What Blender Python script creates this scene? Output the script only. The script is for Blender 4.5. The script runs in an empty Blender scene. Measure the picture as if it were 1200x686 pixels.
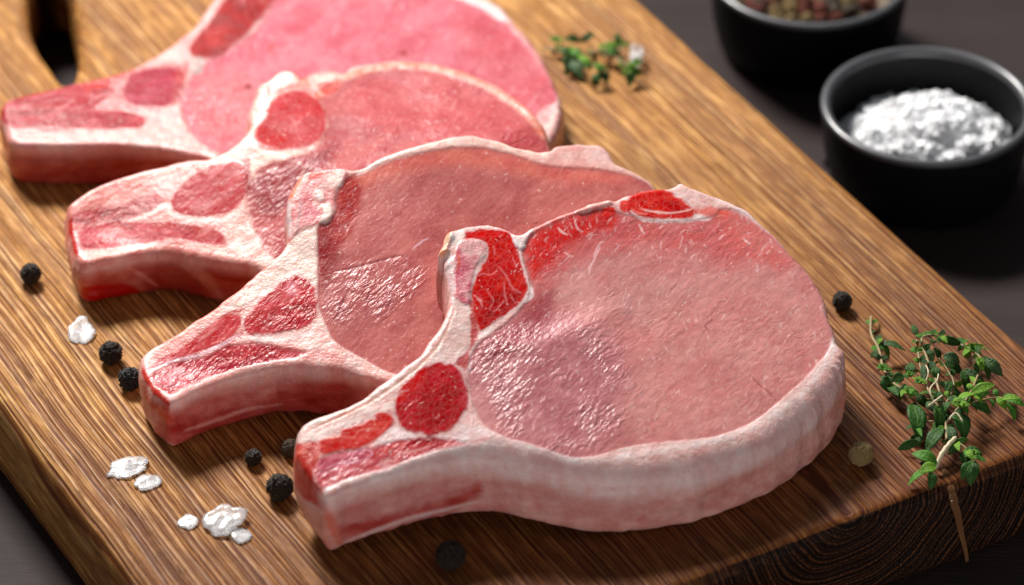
import bpy, math, random
import numpy as np
from mathutils import Vector, Matrix, noise as mn

random.seed(7)
rng = np.random.default_rng(11)
SC = bpy.context.scene
COL = SC.collection

# ------------------------------------------------------------------ camera
THETA = math.radians(36.5)          # looking down
FPX = 4600.0                        # focal length, photo pixels (1200 wide)
DIST = 1.15
ZB = 0.031                          # board top above the table
ct, st = math.cos(THETA), math.sin(THETA)
CAM = np.array([0.0, -DIST * ct, ZB + DIST * st])
FW = np.array([0.0, ct, -st]); UP = np.array([0.0, st, ct])

cd = bpy.data.cameras.new('camera'); cam = bpy.data.objects.new('camera', cd); COL.objects.link(cam)
cam.location = CAM.tolist(); cam.rotation_euler = (math.pi / 2 - THETA, 0, 0)
cd.sensor_width = 36.0; cd.lens = FPX / 1200 * 36.0
cd.clip_start = 0.01; cd.clip_end = 50
cd.dof.use_dof = True; cd.dof.focus_distance = 1.097; cd.dof.aperture_fstop = 8.0; cd.dof.aperture_blades = 7
SC.camera = cam

# ------------------------------------------------------------------ world and lamps
w = bpy.data.worlds.new('World'); SC.world = w; w.use_nodes = True
bg = w.node_tree.nodes['Background']; bg.inputs[0].default_value = (0.86, 0.93, 1.0, 1); bg.inputs[1].default_value = 0.11

def area(name, loc, target, sx, sy, power, color):
    ld = bpy.data.lights.new(name, 'AREA'); ld.shape = 'RECTANGLE'; ld.size = sx; ld.size_y = sy
    ld.energy = power; ld.color = color
    o = bpy.data.objects.new(name, ld); COL.objects.link(o); o.location = loc
    d = Vector(target) - Vector(loc); o.rotation_euler = d.to_track_quat('-Z', 'Y').to_euler()
    return o
area('window_light', (-0.50, 0.98, 1.08), (0.0, 0.03, 0.03), 0.36, 0.32, 44.0, (1.0, 0.955, 0.90))
area('added_sheen_softbox', (0.0, 0.95, 0.92), (0.02, 0.0, 0.03), 0.40, 0.12, 3.0, (0.90, 0.93, 1.0))  # unseen lamp added to lay a cool sheen on the meat
area('added_front_fill', (0.15, -1.0, 0.20), (0.0, 0.0, 0.04), 1.0, 0.35, 3.0, (1.0, 0.97, 0.95))  # unseen low fill lamp added to brighten the chop walls, less the board

SC.view_settings.view_transform = 'Standard'; SC.view_settings.look = 'None'
SC.view_settings.exposure = 0.0; SC.view_settings.gamma = 1.0
SC.render.engine = 'CYCLES'
SC.cycles.use_denoising = True
SC.cycles.max_bounces = 8; SC.cycles.transmission_bounces = 6; SC.cycles.transparent_max_bounces = 6

# ------------------------------------------------------------------ maths helpers
def project(P):
    """world (N,3) -> image pixel coordinates (N,2)"""
    V = P - CAM
    d = V @ FW
    return np.stack([600 + FPX * V[:, 0] / d, 343 - FPX * (V @ UP) / d], 1)

def unproj(px, py, z):
    px = np.asarray(px, float); py = np.asarray(py, float); z = np.asarray(z, float)
    a = (px - 600) / FPX; b = (343 - py) / FPX
    dx = a; dy = ct + b * st; dz = -st + b * ct
    t = (z - CAM[2]) / dz
    return np.stack([CAM[0] + dx * t, CAM[1] + dy * t, CAM[2] + dz * t], -1)

def P3(px, py, z=ZB):
    return Vector(unproj(px, py, z).tolist())

def smooth_poly(pts, sub=4, closed=True):
    p = np.array(pts, float); n = len(p); out = []
    rngi = range(n) if closed else range(n - 1)
    for i in rngi:
        if closed:
            a, b, c, d = p[i - 1], p[i], p[(i + 1) % n], p[(i + 2) % n]
        else:
            a, b, c, d = p[max(i - 1, 0)], p[i], p[i + 1], p[min(i + 2, n - 1)]
        for k in range(sub):
            t = k / sub
            out.append(0.5 * ((2 * b) + (c - a) * t + (2 * a - 5 * b + 4 * c - d) * t * t + (-a + 3 * b - 3 * c + d) * t ** 3))
    if not closed: out.append(p[-1])
    return np.array(out)

def seg_dist(P, poly, closed=True):
    d2 = np.full(len(P), 1e18); inside = np.zeros(len(P), bool); tt = np.zeros(len(P))
    n = len(poly); m = n if closed else n - 1
    x, y = P[:, 0], P[:, 1]
    for i in range(m):
        ax, ay = poly[i]; bx, by = poly[(i + 1) % n]
        ex, ey = bx - ax, by - ay
        L = ex * ex + ey * ey + 1e-18
        t = np.clip(((x - ax) * ex + (y - ay) * ey) / L, 0, 1)
        dd = (x - ax - t * ex) ** 2 + (y - ay - t * ey) ** 2
        u = dd < d2; d2[u] = dd[u]; tt[u] = (i + t[u]) / m
        if closed and (ay > by) != (ay < by) or (closed and ay != by):
            c = ((ay > y) != (by > y))
            if c.any():
                xx = ax + (y - ay) * ex / (ey if ey else 1e-18)
                inside ^= c & (x < xx)
    return np.sqrt(d2), inside, tt

def sdf(P, poly):
    d, ins, _ = seg_dist(P, poly)
    return np.where(ins, -d, d)

_T = rng.random((8, 256, 256))
def vnoise(x, y, seed=0):
    T = _T[seed % 8]; s = seed * 37.17
    x = x + s; y = y + s * 1.7
    xi = np.floor(x).astype(int); yi = np.floor(y).astype(int)
    fx = x - xi; fy = y - yi
    fx = fx * fx * (3 - 2 * fx); fy = fy * fy * (3 - 2 * fy)
    a = T[xi & 255, yi & 255]; b = T[(xi + 1) & 255, yi & 255]
    c = T[xi & 255, (yi + 1) & 255]; d = T[(xi + 1) & 255, (yi + 1) & 255]
    return (a * (1 - fx) + b * fx) * (1 - fy) + (c * (1 - fx) + d * fx) * fy
def fbm(x, y, seed=0, o=3):
    v = 0; a = 1; s = 0
    for k in range(o):
        v = v + a * vnoise(x * 2 ** k, y * 2 ** k, seed + k); s += a; a *= 0.5
    return v / s - 0.5                       # about -0.4 .. 0.4

def lin(c):
    c = np.array(c, float) / 255
    return np.where(c <= 0.04045, c / 12.92, ((c + 0.055) / 1.055) ** 2.4)
def sst(a, b, x):
    t = np.clip((x - a) / (b - a), 0, 1); return t * t * (3 - 2 * t)

# ------------------------------------------------------------------ tagging
def tag(o, label=None, cat=None, group=None, kind=None):
    if label: o['label'] = label
    if cat: o['category'] = cat
    if group: o['group'] = group
    if kind: o['kind'] = kind
    return o
def empty(name, loc=(0, 0, 0), rz=0.0):
    o = bpy.data.objects.new(name, None); COL.objects.link(o); o.location = loc; o.rotation_euler = (0, 0, rz)
    o.empty_display_size = 0.01
    return o
def link(name, me, mat=None, parent=None):
    o = bpy.data.objects.new(name, me); COL.objects.link(o)
    if mat and not me.materials: me.materials.append(mat)
    if parent: o.parent = parent
    return o
def mesh(name, V, F, smooth=True):
    me = bpy.data.meshes.new(name)
    me.from_pydata([tuple(v) for v in np.asarray(V).tolist()], [], [tuple(f) for f in F]); me.update()
    if smooth: me.polygons.foreach_set('use_smooth', [True] * len(me.polygons))
    return me

# ------------------------------------------------------------------ node helper
class NT:
    def __init__(s, name):
        s.m = bpy.data.materials.new(name); s.m.use_nodes = True
        s.t = s.m.node_tree; s.b = s.t.nodes['Principled BSDF']
        s.out = s.t.nodes['Material Output']
    def n(s, typ, **kw):
        nd = s.t.nodes.new(typ)
        for k, v in kw.items():
            if k.startswith('i_'):
                key = k[2:]
                nd.inputs[int(key) if key.isdigit() else key.replace('_', ' ')].default_value = v
            else: setattr(nd, k, v)
        return nd
    def l(s, a, b): s.t.links.new(a, b)
    def math(s, op, a, b=None, c=None, clamp=False):
        nd = s.t.nodes.new('ShaderNodeMath'); nd.operation = op; nd.use_clamp = clamp
        for i, v in enumerate((a, b, c)):
            if v is None: continue
            if isinstance(v, (int, float)): nd.inputs[i].default_value = v
            else: s.l(v, nd.inputs[i])
        return nd.outputs[0]
    def ramp(s, fac, stops, interp='LINEAR'):
        nd = s.t.nodes.new('ShaderNodeValToRGB'); s.l(fac, nd.inputs[0]); cr = nd.color_ramp; cr.interpolation = interp
        while len(cr.elements) < len(stops): cr.elements.new(0.5)
        for e, (p, c) in zip(cr.elements, stops):
            e.position = p
            if isinstance(c, (int, float)): c = (c, c, c)
            e.color = (c[0], c[1], c[2], 1)
        return nd.outputs[0]
    def mix(s, fac, a, b, mode='MIX'):
        nd = s.t.nodes.new('ShaderNodeMix'); nd.data_type = 'RGBA'; nd.blend_type = mode
        for k, v in ((0, fac), (6, a), (7, b)):
            if isinstance(v, (int, float)): nd.inputs[k].default_value = v
            elif isinstance(v, tuple): nd.inputs[k].default_value = (v[0], v[1], v[2], 1)
            else: s.l(v, nd.inputs[k])
        return nd.outputs[2]
    def noise(s, vec, scale, detail=2, rough=0.5, dist=0.0):
        nd = s.n('ShaderNodeTexNoise'); nd.inputs['Scale'].default_value = scale
        nd.inputs['Detail'].default_value = detail; nd.inputs['Roughness'].default_value = rough
        nd.inputs['Distortion'].default_value = dist
        if vec is not None: s.l(vec, nd.inputs['Vector'])
        return nd.outputs[0]
    def mapping(s, vec, scale=(1, 1, 1), rot=(0, 0, 0), loc=(0, 0, 0)):
        nd = s.n('ShaderNodeMapping'); s.l(vec, nd.inputs[0])
        nd.inputs['Scale'].default_value = scale; nd.inputs['Rotation'].default_value = rot; nd.inputs['Location'].default_value = loc
        return nd.outputs[0]
    def bump(s, h, dist, strength=1.0, normal=None):
        nd = s.n('ShaderNodeBump'); nd.inputs['Strength'].default_value = strength; nd.inputs['Distance'].default_value = dist
        s.l(h, nd.inputs['Height'])
        if normal is not None: s.l(normal, nd.inputs['Normal'])
        return nd.outputs[0]
    def obj(s): return s.n('ShaderNodeTexCoord').outputs['Object']
    def setp(s, **kw):
        for k, v in kw.items():
            i = s.b.inputs[k.replace('_', ' ')]
            if isinstance(v, (int, float, tuple)): i.default_value = v
            else: s.l(v, i)
L3 = lambda r, g, b: tuple(lin((r, g, b)).tolist())

# ------------------------------------------------------------------ materials
def meat_material(name, kind):
    m = NT(name); o = m.obj()
    at = m.n('ShaderNodeAttribute', attribute_name='Col'); wr = m.n('ShaderNodeAttribute', attribute_name='wrinkle')
    wk = wr.outputs['Fac']
    if kind == 'muscle':
        # bundles of fibre seen end on, plus oblique wrinkles
        dist = m.noise(o, 160, 3, 0.6)
        dv = m.n('ShaderNodeVectorMath', operation='SCALE'); dn = m.n('ShaderNodeTexNoise'); dn.inputs['Scale'].default_value = 240; m.l(o, dn.inputs['Vector'])
        m.l(dn.outputs['Color'], dv.inputs[0]); dv.inputs['Scale'].default_value = 0.0022
        av = m.n('ShaderNodeVectorMath', operation='ADD'); m.l(o, av.inputs[0]); m.l(dv.outputs[0], av.inputs[1])
        rot = m.mapping(av.outputs[0], rot=(0, 0, math.radians(-52)))
        wrv = m.mapping(rot, scale=(340, 980, 400))
        n1 = m.noise(wrv, 1.0, 2, 0.5)
        n1r = m.ramp(n1, [(0.32, 0.0), (0.68, 1.0)])
        vor = m.n('ShaderNodeTexVoronoi', feature='DISTANCE_TO_EDGE'); m.l(m.mapping(rot, scale=(420, 700, 400)), vor.inputs['Vector']); vor.inputs['Scale'].default_value = 1.0
        vr = m.ramp(vor.outputs['Distance'], [(0.0, 0.0), (0.12, 1.0)])
        n2 = m.noise(o, 2600, 2, 0.7)
        dots = m.ramp(m.noise(m.mapping(o, scale=(1500, 1150, 1200)), 1.0, 1), [(0.60, 0.0), (0.72, 1.0)])
        n3 = m.noise(m.mapping(rot, scale=(70, 150, 90)), 1.0, 3, 0.6)
        wpatch = m.ramp(m.noise(o, 75, 2), [(0.42, 0.0), (0.6, 1.0)])
        wk2 = m.ramp(wk, [(0.30, 0.0), (1.0, 0.95)])
        h = m.math('ADD', m.math('MULTIPLY', n1r, m.math('MULTIPLY', wk2, m.math('MULTIPLY_ADD', wpatch, 0.9, 0.35))), m.math('MULTIPLY', vr, 0.05))
        h = m.math('ADD', h, m.math('MULTIPLY', n2, 0.04)); h = m.math('ADD', h, m.math('MULTIPLY', dots, 0.09))
        h = m.math('ADD', h, m.math('MULTIPLY', n3, 2.0))
        nrm = m.bump(h, 0.00025)
        # colour: fibres, faint fat specks
        c = m.mix(m.ramp(m.noise(o, 420, 5, 0.7), [(0.3, 0.0), (0.7, 1.0)]), at.outputs['Color'], m.mix(1.0, at.outputs['Color'], (0.87, 0.77, 0.79), 'MULTIPLY'))
        c = m.mix(m.math('MULTIPLY', m.ramp(vor.outputs['Distance'], [(0.0, 1.0), (0.14, 0.0)]), 0.10), c, L3(225, 170, 165))
        sp = m.ramp(m.noise(m.mapping(o, scale=(900, 700, 900)), 1.0, 1), [(0.69, 0.0), (0.78, 1.0)])
        c = m.mix(m.math('MULTIPLY', sp, 0.55), c, L3(240, 205, 200))
        rgh = m.ramp(dist, [(0.35, 0.25), (0.65, 0.36)])
        m.setp(Base_Color=c, Roughness=rgh, Normal=nrm, Subsurface_Weight=0.15, Subsurface_Radius=(0.0030, 0.0007, 0.0005), Subsurface_Scale=0.5, Specular_IOR_Level=0.11)
        m.setp(Coat_Weight=m.math('MULTIPLY', m.math('MULTIPLY', wk, wk), 0.42, clamp=True), Coat_Roughness=0.29, Coat_Normal=nrm)
    else:
        n1 = m.noise(o, 260, 4, 0.6); n2 = m.noise(o, 1300, 3, 0.6); n0 = m.noise(m.mapping(o, scale=(1, 1, 2.2)), 90, 3, 0.55)
        h = m.math('ADD', m.math('MULTIPLY', n1, 0.8), m.math('MULTIPLY', n2, 0.30))
        h = m.math('ADD', h, m.math('MULTIPLY', n0, 1.0))
        nrm = m.bump(h, 0.00060)
        c = m.mix(m.ramp(m.noise(o, 330, 4, 0.65), [(0.34, 0.0), (0.70, 1.0)]), m.mix(1.0, at.outputs['Color'], (0.96, 0.92, 0.89), 'MULTIPLY'), m.mix(1.0, at.outputs['Color'], (0.90, 0.70, 0.66), 'MULTIPLY'))
        m.setp(Base_Color=c, Roughness=m.ramp(n1, [(0.35, 0.30), (0.65, 0.42)]), Normal=nrm, Subsurface_Weight=0.35, Subsurface_Radius=(0.0045, 0.0018, 0.0013), Subsurface_Scale=0.6, Specular_IOR_Level=0.4)
        m.setp(Coat_Weight=0.10, Coat_Roughness=0.22)
    return m.m
MUSCLE = meat_material('raw_muscle', 'muscle'); FAT = meat_material('fat_and_bone', 'fat')

def board_material():
    m = NT('brushed_board_wood'); o = m.obj()
    sep = m.n('ShaderNodeSeparateXYZ'); m.l(o, sep.inputs[0]); u, v, z = sep.outputs
    wob = m.noise(m.mapping(o, scale=(4.5, 12, 12)), 1.0, 3, 0.5)           # slow wander of the rings
    wob2 = m.noise(m.mapping(o, scale=(24, 90, 90)), 1.0, 2, 0.5)
    vv = m.math('SUBTRACT', v, 0.004); zz = m.math('SUBTRACT', z, 0.007)
    r = m.math('SQRT', m.math('ADD', m.math('MULTIPLY', vv, vv), m.math('MULTIPLY', zz, zz)))
    r = m.math('ADD', r, m.math('MULTIPLY', wob, 0.015)); r = m.math('ADD', r, m.math('MULTIPLY', wob2, 0.0018))
    def n1d(scale, detail, rough=0.5):
        nd = m.n('ShaderNodeTexNoise', noise_dimensions='1D'); m.l(r, nd.inputs['W']); nd.inputs['Scale'].default_value = scale
        nd.inputs['Detail'].default_value = detail; nd.inputs['Roughness'].default_value = rough
        return nd.outputs[0]
    fine = n1d(1000, 2.5, 0.6); broad = n1d(70, 2)
    fine_l = m.ramp(fine, [(0.38, 0.0), (0.46, 0.62), (0.62, 1.0)])
    streak = m.noise(m.mapping(o, scale=(26, 1100, 900)), 1.0, 3, 0.6)
    pores = m.ramp(m.noise(m.mapping(o, scale=(90, 2000, 1600)), 1.0, 2, 0.6), [(0.32, 0.0), (0.42, 1.0)])
    patch = m.noise(m.mapping(o, scale=(5, 26, 22)), 1.0, 4, 0.6)
    light = m.mix(patch, L3(240, 180, 96), L3(212, 146, 72))
    dark = m.mix(m.ramp(broad, [(0.35, 0.0), (0.65, 1.0)]), L3(122, 62, 24), L3(150, 84, 36))
    c = m.mix(fine_l, dark, light)
    c = m.mix(m.math('MULTIPLY', m.ramp(broad, [(0.36, 1.0), (0.47, 0.0)]), 0.45), c, L3(126, 76, 58))
    c = m.mix(m.math('MULTIPLY', m.ramp(fine, [(0.58, 0.0), (0.70, 1.0)]), 0.6), c, L3(244, 202, 138))  # pale highlights on the grain ridges, painted into the wood colour
    c = m.mix(m.math('MULTIPLY', m.ramp(streak, [(0.3, 1.0), (0.60, 0.0)]), 0.55), c, L3(88, 44, 20))
    c = m.mix(1.0, c, m.ramp(pores, [(0, 0.55), (1, 1.0)]), 'MULTIPLY')
    fleck = m.noise(m.mapping(o, scale=(70, 330, 300)), 1.0, 3, 0.6)
    c = m.mix(m.math('MULTIPLY', m.ramp(fleck, [(0.42, 1.0), (0.60, 0.0)]), 0.42), c, L3(122, 72, 38))
    c = m.mix(m.math('MULTIPLY', m.ramp(fleck, [(0.52, 0.0), (0.68, 1.0)]), 0.35), c, L3(236, 184, 112))
    # chop shadow and light falloff painted as darker wood towards the sawn end (u is metres from the end), and very dark open end grain
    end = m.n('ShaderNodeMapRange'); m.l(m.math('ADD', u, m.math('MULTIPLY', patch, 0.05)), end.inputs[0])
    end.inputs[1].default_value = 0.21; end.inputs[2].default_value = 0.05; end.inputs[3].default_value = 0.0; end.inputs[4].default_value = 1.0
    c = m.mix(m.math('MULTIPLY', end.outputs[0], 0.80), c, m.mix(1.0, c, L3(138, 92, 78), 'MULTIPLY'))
    geo = m.n('ShaderNodeNewGeometry'); tn = m.n('ShaderNodeVectorTransform', vector_type='NORMAL', convert_from='WORLD', convert_to='OBJECT')
    m.l(geo.outputs['True Normal'], tn.inputs[0]); sn = m.n('ShaderNodeSeparateXYZ'); m.l(tn.outputs[0], sn.inputs[0])
    isend = m.ramp(m.math('ABSOLUTE', sn.outputs[0]), [(0.55, 0.0), (0.8, 1.0)])
    speck = m.ramp(m.noise(m.mapping(o, scale=(300, 1500, 1500)), 1.0, 2), [(0.42, 0.25), (0.6, 1.0)])
    eg = m.ramp(fine, [(0.44, L3(30, 15, 10)), (0.54, L3(60, 34, 22)), (0.62, L3(106, 64, 38))])
    eg = m.mix(1.0, eg, speck, 'MULTIPLY')
    c = m.mix(isend, c, eg)
    # the pale resin streak that runs over the end
    cr = m.math('SUBTRACT', v, m.math('ADD', 0.0, m.math('MULTIPLY', m.noise(m.mapping(o, scale=(30, 1, 60)), 1.0, 2), 0.004)))
    h = m.math('ADD', m.math('MULTIPLY', fine_l, 0.9), m.math('MULTIPLY', streak, 0.7)); h = m.math('ADD', h, m.math('MULTIPLY', pores, 0.25))
    nrm = m.bump(h, 0.00042, 0.9)
    m.setp(Base_Color=c, Normal=nrm, Roughness=m.ramp(fine_l, [(0, 0.6), (1, 0.46)]), Specular_IOR_Level=0.16)
    return m.m
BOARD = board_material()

def table_material():
    m = NT('dark_table_wood'); o = m.obj()
    n = m.noise(m.mapping(o, scale=(7, 60, 1)), 1.0, 4, 0.6); f = m.noise(m.mapping(o, scale=(60, 900, 1)), 1.0, 3, 0.6)
    b = m.noise(o, 9, 2)
    c = m.mix(n, L3(34, 27, 27), L3(62, 50, 48)); c = m.mix(m.ramp(f, [(0.35, 0.7), (0.6, 0.0)]), c, L3(40, 32, 33))
    c = m.mix(m.math('MULTIPLY', m.ramp(b, [(0.4, 0.0), (0.7, 1.0)]), 0.3), c, L3(80, 68, 66))
    m.setp(Base_Color=c, Roughness=0.62, Normal=m.bump(f, 0.0004, 0.6), Specular_IOR_Level=0.12)
    return m.m
TABLE = table_material()

def simple(name, col, rough=0.5, noise_scale=300, var=0.25, bumpd=0.0, **kw):
    m = NT(name); o = m.obj(); n = m.noise(o, noise_scale, 3)
    m.setp(Base_Color=m.mix(n, tuple(x * (1 - var) for x in col), tuple(min(1, x * (1 + var)) for x in col)), Roughness=rough, **kw)
    if bumpd: m.setp(Normal=m.bump(n, bumpd))
    return m.m
BOWL = simple('black_glazed_ceramic', (0.007, 0.007, 0.008), 0.42, 120, 0.3, 0.0001, Specular_IOR_Level=0.10)
RIM = simple('bowl_rim_highlight', (0.07, 0.072, 0.078), 0.30, 200, 0.3, Specular_IOR_Level=0.7)  # rim highlight put into a paler base colour than the bowl body
def salt_material(name, tr, col=(0.92, 0.93, 0.95)):
    m = NT(name); o = m.obj()
    n = m.noise(o, 900, 3, 0.6)
    m.setp(Base_Color=col + (1,), Roughness=m.ramp(n, [(0.3, 0.12), (0.7, 0.34)]), Transmission_Weight=tr, IOR=1.45, Subsurface_Weight=0.0 if tr > 0 else 0.3, Subsurface_Radius=(0.003, 0.003, 0.003), Normal=m.bump(n, 0.00007 if tr > 0 else 0.0003), Specular_IOR_Level=0.6 if tr > 0 else 0.2)
    return m.m
SALT = salt_material('salt_flake', 0.72, (0.95, 0.96, 0.98)); SALTG = salt_material('coarse_salt', 0.0)
def pepper_material(name, a, b, rough=0.42, spec=0.55):
    m = NT(name); o = m.obj(); n = m.noise(o, 700, 3, 0.65)
    m.setp(Base_Color=m.mix(m.ramp(n, [(0.4, 0.0), (0.68, 1.0)]), a, b), Roughness=rough, Normal=m.bump(n, 0.0005), Specular_IOR_Level=spec)
    return m.m
PEPB = pepper_material('black_pepper_skin', L3(28, 23, 19), L3(84, 64, 44))
PEPBL = pepper_material('blue_black_pepper_skin', L3(17, 18, 22), L3(40, 42, 46), 0.3, 0.8)
PEPW = pepper_material('tan_pepper_skin', L3(150, 116, 62), L3(226, 200, 146), 0.5, 0.35)
PEPG = pepper_material('brown_pepper_skin', L3(92, 76, 58), L3(126, 108, 84), 0.5)
PEPR = pepper_material('red_brown_pepper_skin', L3(120, 42, 26), L3(172, 84, 52), 0.45)
def leaf_material(name, a, b):
    m = NT(name); o = m.obj()
    sep = m.n('ShaderNodeSeparateXYZ'); m.l(o, sep.inputs[0])
    rib = m.ramp(m.math('ABSOLUTE', sep.outputs[1]), [(0.0, 1.0), (0.045, 0.0)])
    n = m.noise(o, 5, 3, 0.6)
    c = m.mix(n, a, b); c = m.mix(m.math('MULTIPLY', rib, 0.4), c, L3(120, 150, 70))
    edge = m.ramp(m.math('ABSOLUTE', sep.outputs[1]), [(0.42, 0.0), (0.5, 1.0)]); c = m.mix(m.math('MULTIPLY', edge, 0.35), c, L3(130, 150, 80))
    m.setp(Base_Color=c, Roughness=0.5, Specular_IOR_Level=0.2, Subsurface_Weight=0.15, Subsurface_Radius=(0.0006, 0.001, 0.0004), Normal=m.bump(m.noise(o, 9, 3), 0.0004))
    m.b.inputs['Transmission Weight'].default_value = 0.0
    return m.m
LEAF = [leaf_material('thyme_leaf_dark', L3(20, 58, 16), L3(62, 106, 38)), leaf_material('thyme_leaf_green', L3(34, 92, 20), L3(92, 146, 44)),
        leaf_material('thyme_leaf_bright', L3(64, 122, 22), L3(136, 176, 54)), leaf_material('thyme_leaf_greyed', L3(34, 66, 34), L3(80, 108, 64))]
STEM = simple('thyme_stem', L3(150, 128, 84), 0.5, 700, 0.35, 0.0002)
STEMW = simple('pale_cut_stem', L3(214, 198, 162), 0.5, 700, 0.2, 0.0002)

# ------------------------------------------------------------------ clipped sheet with walls
def clip_sheet(loops, bbox, h):
    """regular grid clipped by closed loops (first outer, rest holes). returns verts2d, signed distance, faces, boundary (ordered pairs), nodes"""
    x0, x1, y0, y1 = bbox
    xs = np.arange(x0, x1 + h, h); ys = np.arange(y0, y1 + h, h); nx, ny = len(xs), len(ys)
    X, Y = np.meshgrid(xs, ys, indexing='ij'); Q = np.stack([X.ravel(), Y.ravel()], 1)
    S = sdf(Q, loops[0])
    for lp in loops[1:]: S = np.maximum(S, -sdf(Q, lp))
    S[np.abs(S) < 0.02 * h] = -0.02 * h
    S2 = S.reshape(nx, ny); ins = S2 < 0
    gx, gy = np.gradient(S2, h)
    vid = -np.ones((nx, ny), int); k = np.argwhere(ins); vid[ins] = np.arange(len(k))
    V = [np.stack([X[ins], Y[ins]], 1)]; nV = len(k); D = list(S2[ins])
    cells = ins[:-1, :-1].astype(int) + ins[1:, :-1] + ins[:-1, 1:] + ins[1:, 1:]
    full = np.argwhere(cells == 4)
    F = np.stack([vid[full[:, 0], full[:, 1]], vid[full[:, 0] + 1, full[:, 1]], vid[full[:, 0] + 1, full[:, 1] + 1], vid[full[:, 0], full[:, 1] + 1]], 1).tolist()
    ev = {}; EV = []; EN = []; segs = []
    def edge(a, b):
        nonlocal nV
        key = (a, b) if a < b else (b, a)
        if key in ev: return ev[key]
        sa, sb = S2[a], S2[b]; t = sa / (sa - sb)
        EV.append(((1 - t) * X[a] + t * X[b], (1 - t) * Y[a] + t * Y[b]))
        g = ((1 - t) * gx[a] + t * gx[b], (1 - t) * gy[a] + t * gy[b]); EN.append(g)
        ev[key] = nV; nV += 1
        return ev[key]
    for i, j in np.argwhere((cells > 0) & (cells < 4)).tolist():
        cs = [(i, j), (i + 1, j), (i + 1, j + 1), (i, j + 1)]
        poly = []; ex = None; first_en = None
        for q in range(4):
            a, b = cs[q], cs[(q + 1) % 4]
            ia, ib = bool(ins[a]), bool(ins[b])
            if ia: poly.append(int(vid[a]))
            if ia != ib:
                e = edge(a, b); poly.append(e)
                if ia: ex = e
                else:
                    if ex is not None: segs.append((ex, e)); ex = None
                    else: first_en = e
        if ex is not None and first_en is not None: segs.append((ex, first_en))
        if len(poly) >= 3: F.append(poly)
    nb = len(EV)
    V = np.vstack([V[0], np.array(EV)]); D = np.array(D + [0.0] * nb)
    N = np.array(EN); N /= np.linalg.norm(N, axis=1)[:, None] + 1e-12
    GI = np.stack([gx[ins], gy[ins]], 1); GI /= np.linalg.norm(GI, axis=1)[:, None] + 1e-12
    return V, D, F, segs, len(k), N, GI

# ------------------------------------------------------------------ painter for the chops
class Paint:
    def __init__(s, px, W, base, base2):
        s.p = px; s.w = W * 1000.0
        n = fbm(s.w[:, 0] * 0.25, s.w[:, 1] * 0.25, 1, 4)
        s.col = lin(base)[None] * (1 - sst(-0.2, 0.25, n)[:, None]) + lin(base2)[None] * sst(-0.2, 0.25, n)[:, None]
        s.h = np.zeros(len(px)); s.wr = np.zeros(len(px)); s.k = 0
    def _apply(s, m, c, c2, ns, ang, stretch, contrast, h, wr, idx):
        W = s.w[idx]; a = math.radians(ang); u = W[:, 0] * math.cos(a) + W[:, 1] * math.sin(a); v = -W[:, 0] * math.sin(a) + W[:, 1] * math.cos(a)
        col = np.repeat(lin(c)[None], len(idx), 0)
        if c2 is not None:
            n = fbm(u / ns / stretch, v / ns, 3 + s.k, 4); f = sst(-contrast, contrast, n)[:, None]
            col = col * (1 - f) + lin(c2)[None] * f
        s.col[idx] = s.col[idx] * (1 - m[:, None]) + col * m[:, None]
        s.h[idx] += h * m
        if wr is not None: s.wr[idx] = s.wr[idx] * (1 - m) + wr * m
    def fill(s, pts, c, c2=None, soft=2.0, warp=2.5, ns=2.0, ang=0, stretch=1.0, contrast=0.22, h=0.0, a=1.0, wr=None, ws=2.2):
        s.k += 1; q = smooth_poly(pts, 4); pad = soft + warp + 4
        idx = np.nonzero((s.p[:, 0] > q[:, 0].min() - pad) & (s.p[:, 0] < q[:, 0].max() + pad) & (s.p[:, 1] > q[:, 1].min() - pad) & (s.p[:, 1] < q[:, 1].max() + pad))[0]
        if len(idx) == 0: return
        d = sdf(s.p[idx], q) + warp * 2.4 * fbm(s.w[idx, 0] / ws, s.w[idx, 1] / ws, s.k, 4)
        s._apply(a * sst(soft, -soft, d), c, c2, ns, ang, stretch, contrast, h, wr, idx)
    def line(s, pts, width, c, c2=None, soft=0.9, warp=0.8, taper=True, h=0.0, a=1.0, ns=2.0, wr=None, brk=0.0):
        s.k += 1; q = smooth_poly(pts, 5, False); pad = width + soft + warp + 3
        idx = np.nonzero((s.p[:, 0] > q[:, 0].min() - pad) & (s.p[:, 0] < q[:, 0].max() + pad) & (s.p[:, 1] > q[:, 1].min() - pad) & (s.p[:, 1] < q[:, 1].max() + pad))[0]
        if len(idx) == 0: return
        P = s.p[idx] + warp * 2.5 * np.stack([fbm(s.w[idx, 0] / 1.6, s.w[idx, 1] / 1.6, s.k + 2, 3), fbm(s.w[idx, 0] / 1.6 + 50, s.w[idx, 1] / 1.6, s.k + 4, 3)], 1)
        d, _, t = seg_dist(P, q, False)
        wd = width * 0.5 * (np.sqrt(np.clip(1 - (2 * t - 1) ** 2, 0.02, 1)) if taper else 1.0)
        m = a * sst(soft, -soft, d - wd)
        if brk: m = m * sst(-0.25 + brk * 0.3, 0.1 + brk * 0.3, fbm(s.w[idx, 0] / 1.1, s.w[idx, 1] / 1.1, s.k + 5, 2) + 0.1)
        s._apply(m, c, c2, ns, 0, 1, 0.22, h, wr, idx)

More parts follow.
